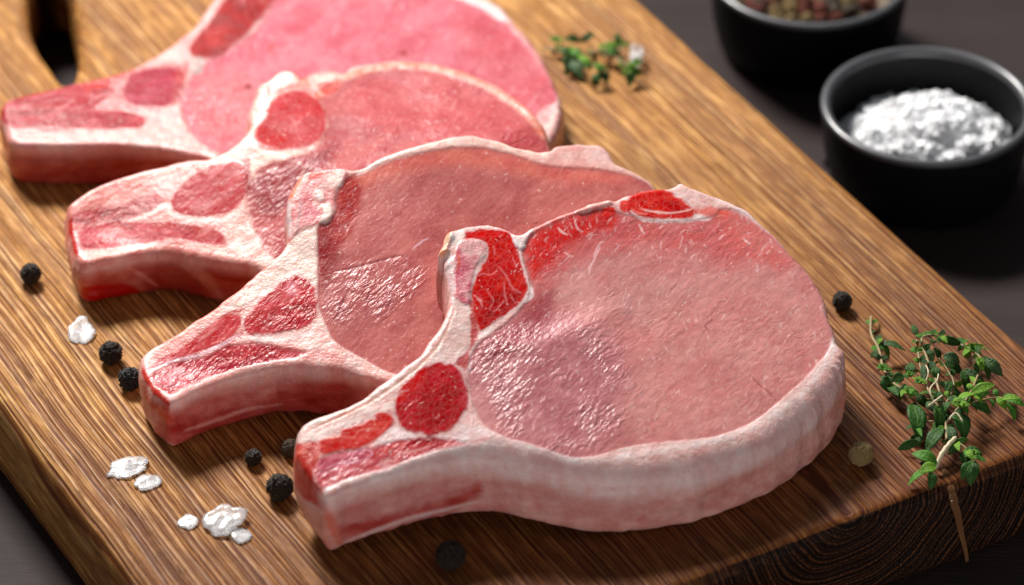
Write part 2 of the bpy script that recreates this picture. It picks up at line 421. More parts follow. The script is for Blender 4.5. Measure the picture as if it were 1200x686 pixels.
def marble(p, pts, n, seed, ang, length, cols, wmin=0.8, wmax=2.2, a=(0.35, 0.9)):
    r_ = random.Random(seed); q = np.array(pts, float); qs = smooth_poly(pts, 4)
    x0, y0 = q.min(0); x1, y1 = q.max(0); k = 0; tries = 0
    while k < n and tries < n * 12:
        tries += 1
        x, y = r_.uniform(x0, x1), r_.uniform(y0, y1)
        if sdf(np.array([[x, y]]), qs)[0] > -1: continue
        an = math.radians(ang + r_.gauss(0, 13)); L = r_.uniform(*length); dx, dy = math.cos(an) * L, -math.sin(an) * L
        w_ = L * 0.12
        p.line([(x - dx / 2, y - dy / 2), (x - dx / 6 + r_.uniform(-w_, w_), y - dy / 6 + r_.uniform(-w_, w_)), (x + dx / 6 + r_.uniform(-w_, w_), y + dy / 6 + r_.uniform(-w_, w_)), (x + dx / 2, y + dy / 2)],
               r_.uniform(wmin, wmax), r_.choice(cols), soft=0.9, warp=1.3, a=r_.uniform(*a)); k += 1

# ------------------------------------------------------------------ support field (how each chop drapes over the one below)
GX0, GX1, GY0, GY1, GH = -0.21, 0.12, -0.13, 0.24, 0.0015
gxs = np.arange(GX0, GX1, GH); gys = np.arange(GY0, GY1, GH)
GXX, GYY = np.meshgrid(gxs, gys, indexing='ij')
def gsample(G, x, y):
    fx = np.clip((x - GX0) / GH, 0, len(gxs) - 1.001); fy = np.clip((y - GY0) / GH, 0, len(gys) - 1.001)
    i = fx.astype(int); j = fy.astype(int); fx -= i; fy -= j
    return (G[i, j] * (1 - fx) + G[i + 1, j] * fx) * (1 - fy) + (G[i, j + 1] * (1 - fx) + G[i + 1, j + 1] * fx) * fy
def cone(P, slope):
    S = P.copy(); d = slope * GH; dd = d * 1.4142
    for _ in range(70):
        T = S.copy()
        T[1:, :] = np.maximum(T[1:, :], S[:-1, :] - d); T[:-1, :] = np.maximum(T[:-1, :], S[1:, :] - d)
        T[:, 1:] = np.maximum(T[:, 1:], S[:, :-1] - d); T[:, :-1] = np.maximum(T[:, :-1], S[:, 1:] - d)
        T[1:, 1:] = np.maximum(T[1:, 1:], S[:-1, :-1] - dd); T[:-1, :-1] = np.maximum(T[:-1, :-1], S[1:, 1:] - dd)
        T[1:, :-1] = np.maximum(T[1:, :-1], S[:-1, 1:] - dd); T[:-1, 1:] = np.maximum(T[:-1, 1:], S[1:, :-1] - dd)
        if np.abs(T - S).max() < 1e-7: break
        S = T
    return np.maximum(S, 0)
def blur(S, n):
    for _ in range(n):
        P = np.pad(S, 1, mode='edge'); S = (P[:-2, 1:-1] + P[2:, 1:-1] + P[1:-1, :-2] + P[1:-1, 2:] + 2 * P[1:-1, 1:-1]) / 6
    return S

PROFILE = [(0.10, 0.35), (0.24, 0.8), (0.42, 1.0), (0.60, 0.95), (0.76, 0.7), (0.88, 0.25), (0.96, -0.4), (1.0, -1.3)]

_pf = np.linspace(0.02, 1.0, 30) ** 1.0
_px = [0.0] + [a for a, _ in PROFILE]; _py = [0.0] + [b for _, b in PROFILE]
PROFILE = [(float(f), float(np.interp(f, _px, _py))) for f in _pf]

def outline_world(pts, H):
    q = smooth_poly(pts, 5)
    z = np.full(len(q), ZB + 0.018)
    for _ in range(12):
        P = unproj(q[:, 0], q[:, 1], z); z = ZB + gsample(H, P[:, 0], P[:, 1])
    return unproj(q[:, 0], q[:, 1], z)[:, :2]

ptop = np.zeros_like(GXX)       # tops of what already lies there
def chop(spec):
    global ptop
    t = spec['t']
    S = blur(cone(ptop, spec.get('slope', 0.33)), 8); S = np.maximum(S, ptop + 0.0003 * (ptop > 0))
    H = blur(S, 3) + t
    H = H + 0.0012 * np.reshape(fbm(GXX.ravel() * 45, GYY.ravel() * 45, spec['seed'], 2), GXX.shape)
    poly = outline_world(spec['outline'], H)
    # organic raggedness of the rim
    nrm = np.roll(poly, -1, 0) - np.roll(poly, 1, 0); nrm = np.stack([nrm[:, 1], -nrm[:, 0]], 1); nrm /= np.linalg.norm(nrm, axis=1)[:, None] + 1e-12
    poly = poly + nrm * (0.0011 * fbm(poly[:, 0] * 260, poly[:, 1] * 260, spec['seed'] + 1, 3))[:, None]
    bb = (poly[:, 0].min() - 0.002, poly[:, 0].max() + 0.002, poly[:, 1].min() - 0.002, poly[:, 1].max() + 0.002)
    V2, D, F, segs, nin, N, GI = clip_sheet([poly], bb, spec['cell'])
    nt = len(V2); nbv = nt - nin
    ztop = ZB + gsample(H, V2[:, 0], V2[:, 1])
    r = 0.0020 + spec.get('r', 0.0010) * sst(0.1, -0.75, np.concatenate([GI[:, 1], N[:, 1]])) * sst(-0.035, 0.0, V2[:, 0])
    d = np.clip(-D, 0, r); ztop_f = ztop - 0.85 * (r - np.sqrt(np.maximum(r * r - (r - d) ** 2, 0)))
    # walls
    B = V2[nin:]; zb_t = ztop_f[nin:]; sup = gsample(S, B[:, 0], B[:, 1]); zb_b = ZB + np.maximum(sup, 0.0002)
    rows = []; bulge = spec.get('bulge', 0.0008)
    for (f, o) in PROFILE:
        z = zb_t + (zb_b - zb_t) * f
        nn = fbm(B[:, 0] * 45 + f * 1.6, B[:, 1] * 45 - f * 1.1, spec['seed'] + 2, 3) * 0.0022 + fbm((B[:, 0] + B[:, 1]) * 300 + f * 2, B[:, 1] * 120 + f * 7, spec['seed'] + 3, 3) * 0.00015
        off = bulge * o + nn * min(1.0, f * 4)
        rows.append(np.stack([B[:, 0] + N[:, 0] * off, B[:, 1] + N[:, 1] * off, z], 1))
    V = np.vstack([np.stack([V2[:, 0], V2[:, 1], ztop_f], 1)] + rows)
    nface_top = len(F); nrow = len(PROFILE)
    wallF = []
    for a, b in segs:
        ra, rb = a, b
        for k in range(nrow):
            la = nt + k * nbv + (a - nin); lb = nt + k * nbv + (b - nin)
            wallF.append((rb, ra, la, lb)); ra, rb = la, lb
    # paint top
    px = project(V)  # image pixels; the chop regions are outlined and painted in these
    top = Paint(px[:nt], V[:nt, :2], spec['fat'], spec['fat2']); spec['top'](top)
    W3 = V[nt:, :2].copy(); W3[:, 1] += V[nt:, 2] * 1.3
    wall = Paint(px[nt:], W3, spec['wallc'], spec['wallc2']); 
    base_w = wall.col.copy(); spec['wall'](wall)
    Nw = np.tile(N, (nrow, 1)); facing = sst(0.15, -0.15, Nw[:, 1] - 0.35 * Nw[:, 0] * 0)  # side the image shows
    wall.col = base_w * (1 - facing[:, None]) + wall.col * facing[:, None]
    # blend the first wall rows with the rim colour
    rim = top.col[nin:]
    for k, a in enumerate((0.9, 0.76, 0.6, 0.44, 0.30, 0.18, 0.08)):
        wall.col[k * nbv:(k + 1) * nbv] = wall.col[k * nbv:(k + 1) * nbv] * (1 - a) + rim * a
    V[:nt, 2] += top.h * 0.001 * sst(0, 0.002, -D)
    V[:nt, 2] += 0.00012 * fbm(V[:nt, 0] * 420, V[:nt, 1] * 420, spec['seed'] + 5, 3) * sst(0, 0.0015, -D)
    col = np.vstack([top.col, wall.col]); sat_ = (1 - col[:, 1:2] / (col[:, 0:1] + 1e-6)); col = col * np.concatenate([1 - 0.35 * spec['deep'] * sat_, 1 - spec['deep'] * sat_, 1 - spec['deep'] * sat_], 1); lum = (col @ np.array([0.3, 0.55, 0.15]))[:, None]; col = np.clip(lum + (col - lum) * 1.12, 0.002, 1) * np.array(spec.get('gain', (1, 1, 1))); wr = np.concatenate([top.wr, wall.wr])
    # whole mesh normals for seamless parts
    allF = F + wallF
    me = mesh('tmp', V, allF); vn = np.zeros(len(V) * 3, np.float32); me.vertex_normals.foreach_get('vector', vn); vn = vn.reshape(-1, 3).copy()
    bpy.data.meshes.remove(me)
    # which part each face belongs to
    cen = np.array([px[f].mean(0) for f in F])
    pid = np.zeros(len(allF), int)
    for i, (nm, matl, pts, lab) in enumerate(spec['parts'], 1):
        pid[:nface_top][sdf(cen, smooth_poly(pts, 4)) < 0] = i
    cx, cy = poly[:, 0].mean(), poly[:, 1].mean()
    root = empty('pork_chop', (cx, cy, ZB)); tag(root, spec['label'], 'pork chop', 'raw pork chops shingled across the board')
    off = np.array([cx, cy, ZB])
    for i in range(len(spec['parts']) + 1):
        nm, matl, lab = ('fat_rim', FAT, None) if i == 0 else (spec['parts'][i - 1][0], spec['parts'][i - 1][1], spec['parts'][i - 1][3])
        idx = np.nonzero(pid == i)[0]
        if len(idx) == 0: continue
        fs = [allF[k] for k in idx]
        used = np.unique(np.concatenate([np.asarray(f) for f in fs])); rem = -np.ones(len(V), int); rem[used] = np.arange(len(used))
        pm = mesh(nm, V[used] - off, [[int(rem[v]) for v in f] for f in fs])
        ca = pm.color_attributes.new('Col', 'FLOAT_COLOR', 'POINT'); ca.data.foreach_set('color', np.concatenate([np.clip(col[used], 0, 1), np.ones((len(used), 1))], 1).ravel().astype(np.float32))
        wa = pm.attributes.new('wrinkle', 'FLOAT', 'POINT'); wa.data.foreach_set('value', wr[used].astype(np.float32))
        pm.normals_split_custom_set_from_vertices([tuple(x) for x in vn[used].tolist()])
        o = link(nm, pm, matl, root)
        if lab: o['label'] = lab
    # add to the pile
    Q = np.stack([GXX.ravel(), GYY.ravel()], 1); ins = (sdf(Q, poly) < 0).reshape(GXX.shape)
    ptop = np.maximum(ptop, np.where(ins, H, 0))

# ================================================================== SETTING
# table
me = mesh('table_surface', [(-1.6, -1.2, 0), (1.6, -1.2, 0), (1.6, 1.8, 0), (-1.6, 1.8, 0)], [(0, 1, 2, 3)], False)
tag(link('table_surface', me, TABLE), kind='structure')

# cutting board: edges taken from two long sides and the sawn end
pL0, pL1 = P3(0, 468), P3(158, 684); pR0, pR1 = P3(745, 0), P3(1120, 331)
axis = ((pL0 - pL1).normalized() + (pR0 - pR1).normalized()).normalized()      # along the grain, away from the viewer
pe = P3(1020, 606); cr_ = Vector((axis.y, -axis.x, 0))                          # across, to the right
rz = math.atan2(axis.y, axis.x)
b0 = pe - axis * 0.0; vr = (pR1 - b0).dot(cr_); vl = (pL1 - b0).dot(cr_)
LEN = 0.47
def board_local(x, y): q = Vector((x, y, 0)) - Vector((b0.x, b0.y, 0)); return q.dot(axis), -q.dot(cr_)
outl = []
cr2 = 0.006
W0, W1 = -vr, -vl        # local v range (left is +)
rc = [(0, W0), (LEN, W0), (LEN, W1), (0, W1)]
for k, (cx, cy) in enumerate(rc):
    sx = 1 if cx == 0 else -1; sy = 1 if cy == W0 else -1; rr = 0.007 if cx == 0 else 0.05
    a0 = {0: 180, 1: 270, 2: 0, 3: 90}[k]
    pts = []
    for q in range(7):
        a = math.radians(a0 + q * 15)
        pts.append((cx + sx * rr + rr * math.cos(a), cy + sy * rr + rr * math.sin(a)))
    outl += pts
# densify and wobble
dense = []
for i in range(len(outl)):
    a = np.array(outl[i]); b = np.array(outl[(i + 1) % len(outl)]); n = max(1, int(np.linalg.norm(b - a) / 0.003))
    for k in range(n): dense.append(a + (b - a) * k / n)
dense = np.array(dense)
dense[:, 0] += 0.0022 * fbm(dense[:, 0] * 60, dense[:, 1] * 60, 2, 3); dense[:, 1] += 0.0009 * fbm(dense[:, 0] * 28, dense[:, 1] * 90, 5, 3)
hole_px = [(31, -22), (31, 0), (34, 30), (46, 58), (62, 82), (76, 97), (86, 92), (92, 62), (90, 20), (82, -20), (74, -42), (56, -50), (40, -42)]
hole = np.array([board_local(*P3(a, b).xy) for a, b in smooth_poly(hole_px, 4)])
V2, D, F, segs, nin, N, _g = clip_sheet([dense, hole], (-0.004, LEN + 0.004, W0 - 0.004, W1 + 0.004), 0.002)
nt = len(V2); nbv = nt - nin; B = V2[nin:]
r = 0.0034
ztop = 0 - (r - np.sqrt(np.maximum(r * r - (r - np.clip(-D, 0, r)) ** 2, 0)))
ztop += 0.00035 * fbm(V2[:, 0] * 20, V2[:, 1] * 200, 4, 2)
rows = []
zt = ztop[nin:]
for f in (0.12, 0.3, 0.5, 0.7, 0.86, 0.94, 1.0):
    z = zt + (-ZB + 0.0006 - zt) * f; o = 0.0003 + 0.0005 * fbm(B[:, 0] * 60, B[:, 1] * 60 + f * 3, 6, 3) - (0.0035 * max(0, (f - 0.84) / 0.16) ** 2)
    rows.append(np.stack([B[:, 0] + N[:, 0] * o, B[:, 1] + N[:, 1] * o, z], 1))
V = np.vstack([np.stack([V2[:, 0], V2[:, 1], ztop], 1)] + rows)
for a, b in segs:
    ra, rb = a, b
    for k in range(len(rows)):
        la = nt + k * nbv + a - nin; lb = nt + k * nbv + b - nin; F.append((rb, ra, la, lb)); ra, rb = la, lb
bm_ = mesh('cutting_board', V, F)
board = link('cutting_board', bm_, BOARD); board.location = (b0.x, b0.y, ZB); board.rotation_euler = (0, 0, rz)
tag(board, 'thick oiled wooden board with brushed grain and dark end grain under all four chops', 'cutting board')
# pale filled crack over the front end: a thin strip of wood filler hugging top and end face
def on_board(px, py, dz=0.0):
    p = P3(px, py, ZB + dz); return board_local(p.x, p.y)
crk = [(1101, 542, 3), (1107, 554, 9), (1114, 566, 14), (1120, 578, 17)]
Vs, Fs = [], []
path = []
for (a, b, wd) in crk:
    uu, vv_ = on_board(a, b); path.append((uu, vv_, None, wd))
uu_e, v_e = path[-1][0], path[-1][1]
ny_ = 22
for i, (uu, vv_, _, wd) in enumerate(path):
    hw = wd * 0.00008
    zz_ = 0.0003 if uu > 0.004 else 0.0003 - (0.0042 - math.sqrt(max(0, 0.0042 ** 2 - (0.0042 - max(uu, 0)) ** 2)))
    Vs += [(uu, vv_ - hw, zz_), (uu, vv_ + hw, zz_)]
for k in range(1, ny_):
    f = k / (ny_ - 1); z = -0.0036 - f * 0.0255; hw = 0.0013 * (1 - 0.6 * f)
    Vs += [(-0.0011 - 0.0003 * math.sin(f * 9), v_e - 0.0075 * f ** 0.75 - hw, z), (-0.0011 - 0.0003 * math.sin(f * 9), v_e - 0.0075 * f ** 0.75 + hw, z)]
Fs = [(2 * i, 2 * i + 1, 2 * i + 3, 2 * i + 2) for i in range(len(Vs) // 2 - 1)]
FILL = simple('crack_filler', L3(112, 70, 34), 0.8, 1500, 0.4, 0.0003)
link('crack_filler', mesh('crack_filler', Vs, Fs), FILL, board)

# ================================================================== CHOPS
WH = (238, 214, 208)
def top_A(p):
    p.fill([(0, 128), (30, 108), (90, 96), (150, 84), (205, 76), (214, 100), (196, 126), (150, 130), (172, 146), (110, 153), (12, 151)], (204, 96, 100), (226, 150, 150), ns=3, ang=8, stretch=4, soft=5, warp=5, a=0.85)
    p.fill([(0, 128), (30, 110), (60, 103), (100, 100), (135, 104), (120, 118), (112, 128), (150, 132), (170, 140), (160, 150), (110, 151), (60, 148), (12, 149)], (176, 40, 54), (200, 84, 94), ns=1.6, ang=5, stretch=4, soft=2, wr=0.15)
    p.fill([(95, 100), (130, 88), (160, 82), (150, 92), (125, 102), (105, 108)], (196, 36, 36), (206, 70, 66), soft=2)
    p.fill([(146, 102), (155, 87), (185, 80), (213, 84), (212, 100), (200, 122), (175, 124), (150, 120)], (170, 38, 66), (192, 78, 100), ns=2, ang=20, stretch=3, wr=0.2)
    p.fill([(207, 78), (222, 74), (218, 95), (210, 118), (200, 124), (206, 104)], (176, 44, 46), (204, 96, 96), soft=2)
    marble(p, [(8, 130), (60, 105), (132, 102), (112, 126), (160, 138), (110, 150), (14, 148)], 40, 14, 6, (16, 50), [(156, 22, 34), (178, 40, 46), (140, 16, 30)], 2, 5); marble(p, [(8, 130), (60, 105), (132, 102), (112, 126), (160, 138), (110, 150), (14, 148)], 7, 15, 6, (16, 40), [(236, 184, 182), (226, 160, 166), (240, 200, 196)], 1.5, 3.5, (0.3, 0.7))
    marble(p, [(150, 110), (165, 84), (212, 86), (200, 120)], 14, 16, 12, (14, 40), [(166, 24, 50), (186, 50, 74)], 2, 5)
    eye = [(212, 122), (222, 95), (240, 74), (262, 62), (292, 42), (312, 18), (322, -10), (340, -38), (400, -50), (470, -42), (520, -20), (556, 2), (588, 22), (608, 42), (628, 66), (643, 92), (652, 112), (650, 128), (635, 150), (600, 190), (520, 230), (420, 240), (330, 220), (270, 186), (240, 170), (222, 152)]
    p.fill(eye, (222, 138, 150), (208, 108, 124), soft=3, warp=3, ns=5, ang=60, stretch=2.0, h=-0.3, wr=0.7)
    p.fill([(540, 20), (590, 30), (620, 60), (645, 100), (640, 130), (600, 130), (570, 90), (545, 55)], (204, 92, 100), (212, 110, 118), soft=16, ns=4, a=0.75)
    p.fill([(220, 110), (250, 84), (300, 90), (300, 140), (260, 170), (230, 155)], (218, 118, 118), (226, 150, 152), soft=14, ns=2, ang=50, stretch=3, a=0.6)
    p.fill([(222, 58), (230, 42), (245, 26), (262, 2), (280, -25), (325, -30), (320, 2), (302, 26), (283, 46), (262, 64), (240, 70), (226, 68)], (176, 16, 26), (150, 8, 18), soft=3, ns=3, wr=0.1, h=0.1)
    p.fill([(240, 40), (262, 34), (258, 52), (242, 52)], (206, 80, 72), soft=6, a=0.6)
    p.fill([(222, 70), (240, 68), (236, 82), (228, 86)], (190, 176, 170), soft=3)
    for q in ((361 - 102, 0),): pass
    p.fill([(288, 98), (294, 98), (294, 104), (288, 104)], (150, 14, 20), soft=2, warp=0.5); p.fill([(315, 55), (320, 50), (321, 60), (316, 62)], (196, 60, 60), soft=2, warp=0.5)
    p.line([(470, 62), (474, 60), (475, 64)], 5, (170, 20, 30), taper=False)
    rnd = random.Random(3)
    for _ in range(60):
        x, y = rnd.uniform(230, 640), rnd.uniform(-20, 150); L = rnd.uniform(6, 20)
        p.line([(x, y), (x + L * 0.35, y - L * 0.5), (x + L * 0.6, y - L)], rnd.uniform(2, 5), (238, 180, 190), soft=2.5, warp=2, a=rnd.uniform(0.2, 0.6))
    p.fill([(520, -10), (545, -14), (580, 2), (602, 24), (585, 22), (560, 8)], (244, 232, 230), soft=2)
    p.fill([(628, 134), (645, 122), (657, 116), (660, 140), (650, 160), (640, 168), (634, 150)], (244, 222, 216), (226, 180, 176), soft=2)
def wall_A(p):
    p.fill([(0, 166), (60, 172), (140, 170), (240, 176), (300, 196), (300, 240), (0, 240)], (214, 146, 132), (200, 112, 100), soft=6, ns=5)
    p.fill([(10, 190), (60, 186), (130, 184), (160, 176), (240, 192), (240, 230), (0, 230)], (170, 62, 52), (194, 104, 92), soft=8, ns=5, a=0.8)
    p.fill([(2, 130), (10, 150), (14, 165), (10, 175), (0, 160)], (176, 30, 30), soft=3)

def top_B(p):
    p.fill([(84, 250), (120, 236), (175, 222), (235, 200), (285, 188), (292, 225), (262, 252), (262, 284), (200, 284), (120, 292), (92, 290)], (206, 100, 102), (232, 168, 164), ns=3, ang=12, stretch=4, soft=5, warp=6, a=0.75)
    p.line([(100, 240), (145, 222), (185, 213), (225, 200), (240, 196)], 6, (206, 96, 92), soft=2, a=0.8)
    p.line([(110, 228), (160, 212), (200, 205)], 3, (214, 120, 116), soft=2, a=0.8)
    p.fill([(84, 262), (86, 252), (105, 246), (140, 240), (165, 231), (185, 226), (191, 236), (182, 246), (158, 256), (130, 259), (95, 263)], (176, 36, 48), (194, 70, 80), ns=2, ang=15, stretch=3, wr=0.15)
    p.fill([(92, 272), (110, 266), (135, 260), (165, 262), (200, 262), (235, 266), (258, 272), (266, 285), (250, 287), (225, 283), (205, 279), (180, 283), (150, 288), (120, 291), (98, 290)], (184, 50, 64), (204, 96, 104), ns=1.7, ang=-3, stretch=4, wr=0.2)
    p.line([(170, 262), (200, 265), (230, 269), (255, 274)], 8, (176, 22, 32), soft=2.5)
    p.fill([(202, 236), (212, 218), (232, 202), (255, 192), (278, 190), (290, 200), (290, 216), (284, 234), (270, 248), (240, 253), (215, 252), (204, 246)], (178, 42, 54), (194, 78, 86), ns=2.4, ang=40, stretch=2.5, h=0.12, wr=0.15)
    p.line([(204, 230), (225, 208), (250, 196)], 4, (170, 24, 34), soft=2)
    p.fill([(283, 190), (292, 186), (294, 205), (292, 222), (286, 214), (287, 200)], (164, 44, 48), soft=2)
    eye = [(288, 240), (292, 222), (298, 208), (310, 196), (326, 190), (348, 184), (368, 176), (380, 160), (384, 142), (378, 122), (372, 108), (398, 96), (440, 84), (480, 80), (520, 86), (560, 100), (590, 115), (612, 130), (628, 148), (638, 166), (650, 205), (640, 260), (600, 310), (520, 335), (430, 338), (360, 325), (322, 304), (300, 275)]
    p.fill(eye, (196, 114, 112), (178, 92, 96), soft=2.5, warp=2.5, ns=5, ang=55, stretch=2, h=-0.3, wr=0.7)
    p.fill([(460, 85), (530, 92), (600, 125), (632, 165), (600, 175), (520, 170), (440, 150), (400, 130), (410, 100)], (204, 108, 112), (190, 90, 96), soft=14, ns=4, a=0.8)
    p.fill([(296, 215), (330, 192), (372, 178), (392, 150), (400, 175), (370, 210), (330, 250), (300, 245)], (136, 38, 48), (164, 66, 76), soft=9, ns=3, ang=45, stretch=2, a=0.85)
    p.line([(372, 112), (400, 92), (440, 80), (480, 76), (530, 84), (580, 106), (615, 132), (636, 158)], 7, (232, 148, 124), (238, 190, 172), soft=3, taper=False)
    p.fill([(298, 160), (302, 142), (312, 126), (326, 112), (345, 106), (362, 110), (376, 122), (382, 142), (376, 162), (360, 172), (335, 176), (312, 176), (302, 170)], (178, 34, 42), (192, 62, 68), ns=3, soft=3, h=0.15, wr=0.15)
    p.fill([(300, 166), (306, 152), (325, 158), (345, 165), (352, 172), (320, 178)], (182, 18, 24), soft=6, a=0.85)
    p.line([(322, 110), (342, 102), (360, 104), (374, 114)], 4, (206, 70, 50), soft=2)
    p.fill([(348, 94), (358, 88), (364, 100), (352, 101)], (222, 118, 84), soft=2)
    p.fill([(372, 100), (392, 94), (400, 100), (385, 112)], (206, 90, 76), soft=2)
    p.line([(315, 100), (313, 118)], 3, (196, 92, 86), soft=1.5); p.line([(322, 96), (318, 90)], 2, (220, 130, 110))
    p.fill([(302, 130), (306, 108), (322, 88), (342, 84), (338, 100), (322, 104), (316, 122), (308, 142), (296, 152)], (250, 240, 232), soft=2)
    p.line([(315, 98), (314, 116)], 4, (200, 96, 90), soft=1.5)
    p.line([(300, 212), (296, 196), (304, 186), (330, 180), (350, 178)], 6, (226, 200, 186), soft=1.6)
    BM = [(94, 280), (130, 262), (200, 262), (256, 272), (250, 286), (180, 282), (110, 290)]
    marble(p, BM, 8, 9, 0, (14, 44), [(226, 150, 150)], 1.0, 2.4, (0.3, 0.6)); marble(p, BM, 26, 10, -2, (12, 50), [(156, 22, 34), (178, 40, 46), (140, 16, 30)], 1.5, 4.0)
    marble(p, [(86, 258), (140, 240), (188, 228), (180, 246), (110, 260)], 22, 11, 14, (12, 40), [(156, 22, 34), (178, 40, 46), (140, 16, 30)], 1.5, 4.0)
    marble(p, [(88, 240), (140, 216), (215, 196), (250, 190), (200, 214), (110, 242)], 24, 12, 20, (16, 50), [(206, 84, 84), (248, 232, 226), (216, 118, 112)], 1.2, 3.4)
    marble(p, [(206, 236), (232, 204), (280, 192), (286, 226), (250, 250)], 14, 13, 40, (10, 30), [(156, 22, 34), (178, 40, 46), (140, 16, 30)], 1.5, 5.0, (0.3, 0.6))
    p.line([(150, 259), (178, 250), (196, 240), (204, 252), (232, 258), (262, 258), (286, 262)], 6, (242, 224, 222), soft=2)
    p.fill([(262, 256), (282, 246), (290, 236), (296, 262), (316, 298), (340, 322), (300, 316), (280, 296), (262, 280)], (240, 216, 210), (226, 182, 176), soft=3)
    p.fill([(82, 258), (88, 270), (92, 290), (90, 300), (84, 285), (80, 268)], (196, 56, 50), soft=2)
    rnd = random.Random(5)
    for _ in range(70):
        x, y = rnd.uniform(330, 620), rnd.uniform(95, 260); L = rnd.uniform(4, 14)
        p.line([(x, y), (x + L * 0.4, y - L * 0.5), (x + L * 0.6, y - L)], rnd.uniform(1.2, 3), (232, 168, 172), soft=1.5, warp=2, a=rnd.uniform(0.2, 0.6))
def wall_B(p):
    p.fill([(88, 300), (150, 296), (200, 290), (260, 300), (330, 310), (330, 316), (260, 314), (200, 304), (150, 308), (100, 320)], (240, 216, 208), soft=4)
    p.fill([(94, 325), (130, 316), (170, 308), (210, 308), (260, 318), (340, 326), (340, 380), (90, 380)], (190, 96, 86), (206, 132, 120), soft=3, ns=5)
    p.fill([(170, 320), (210, 312), (235, 320), (240, 360), (180, 350)], (160, 50, 44), soft=10, a=0.7)
    p.fill([(238, 312), (300, 316), (310, 332), (262, 330)], (166, 20, 22), soft=4)
    p.line([(145, 312), (165, 322), (185, 336)], 5, (216, 150, 142), soft=1.5)
    p.line([(205, 302), (235, 322), (262, 350)], 12, (206, 142, 132), soft=4)
    p.fill([(98, 336), (150, 334), (170, 350), (100, 352)], (190, 44, 36), soft=3)

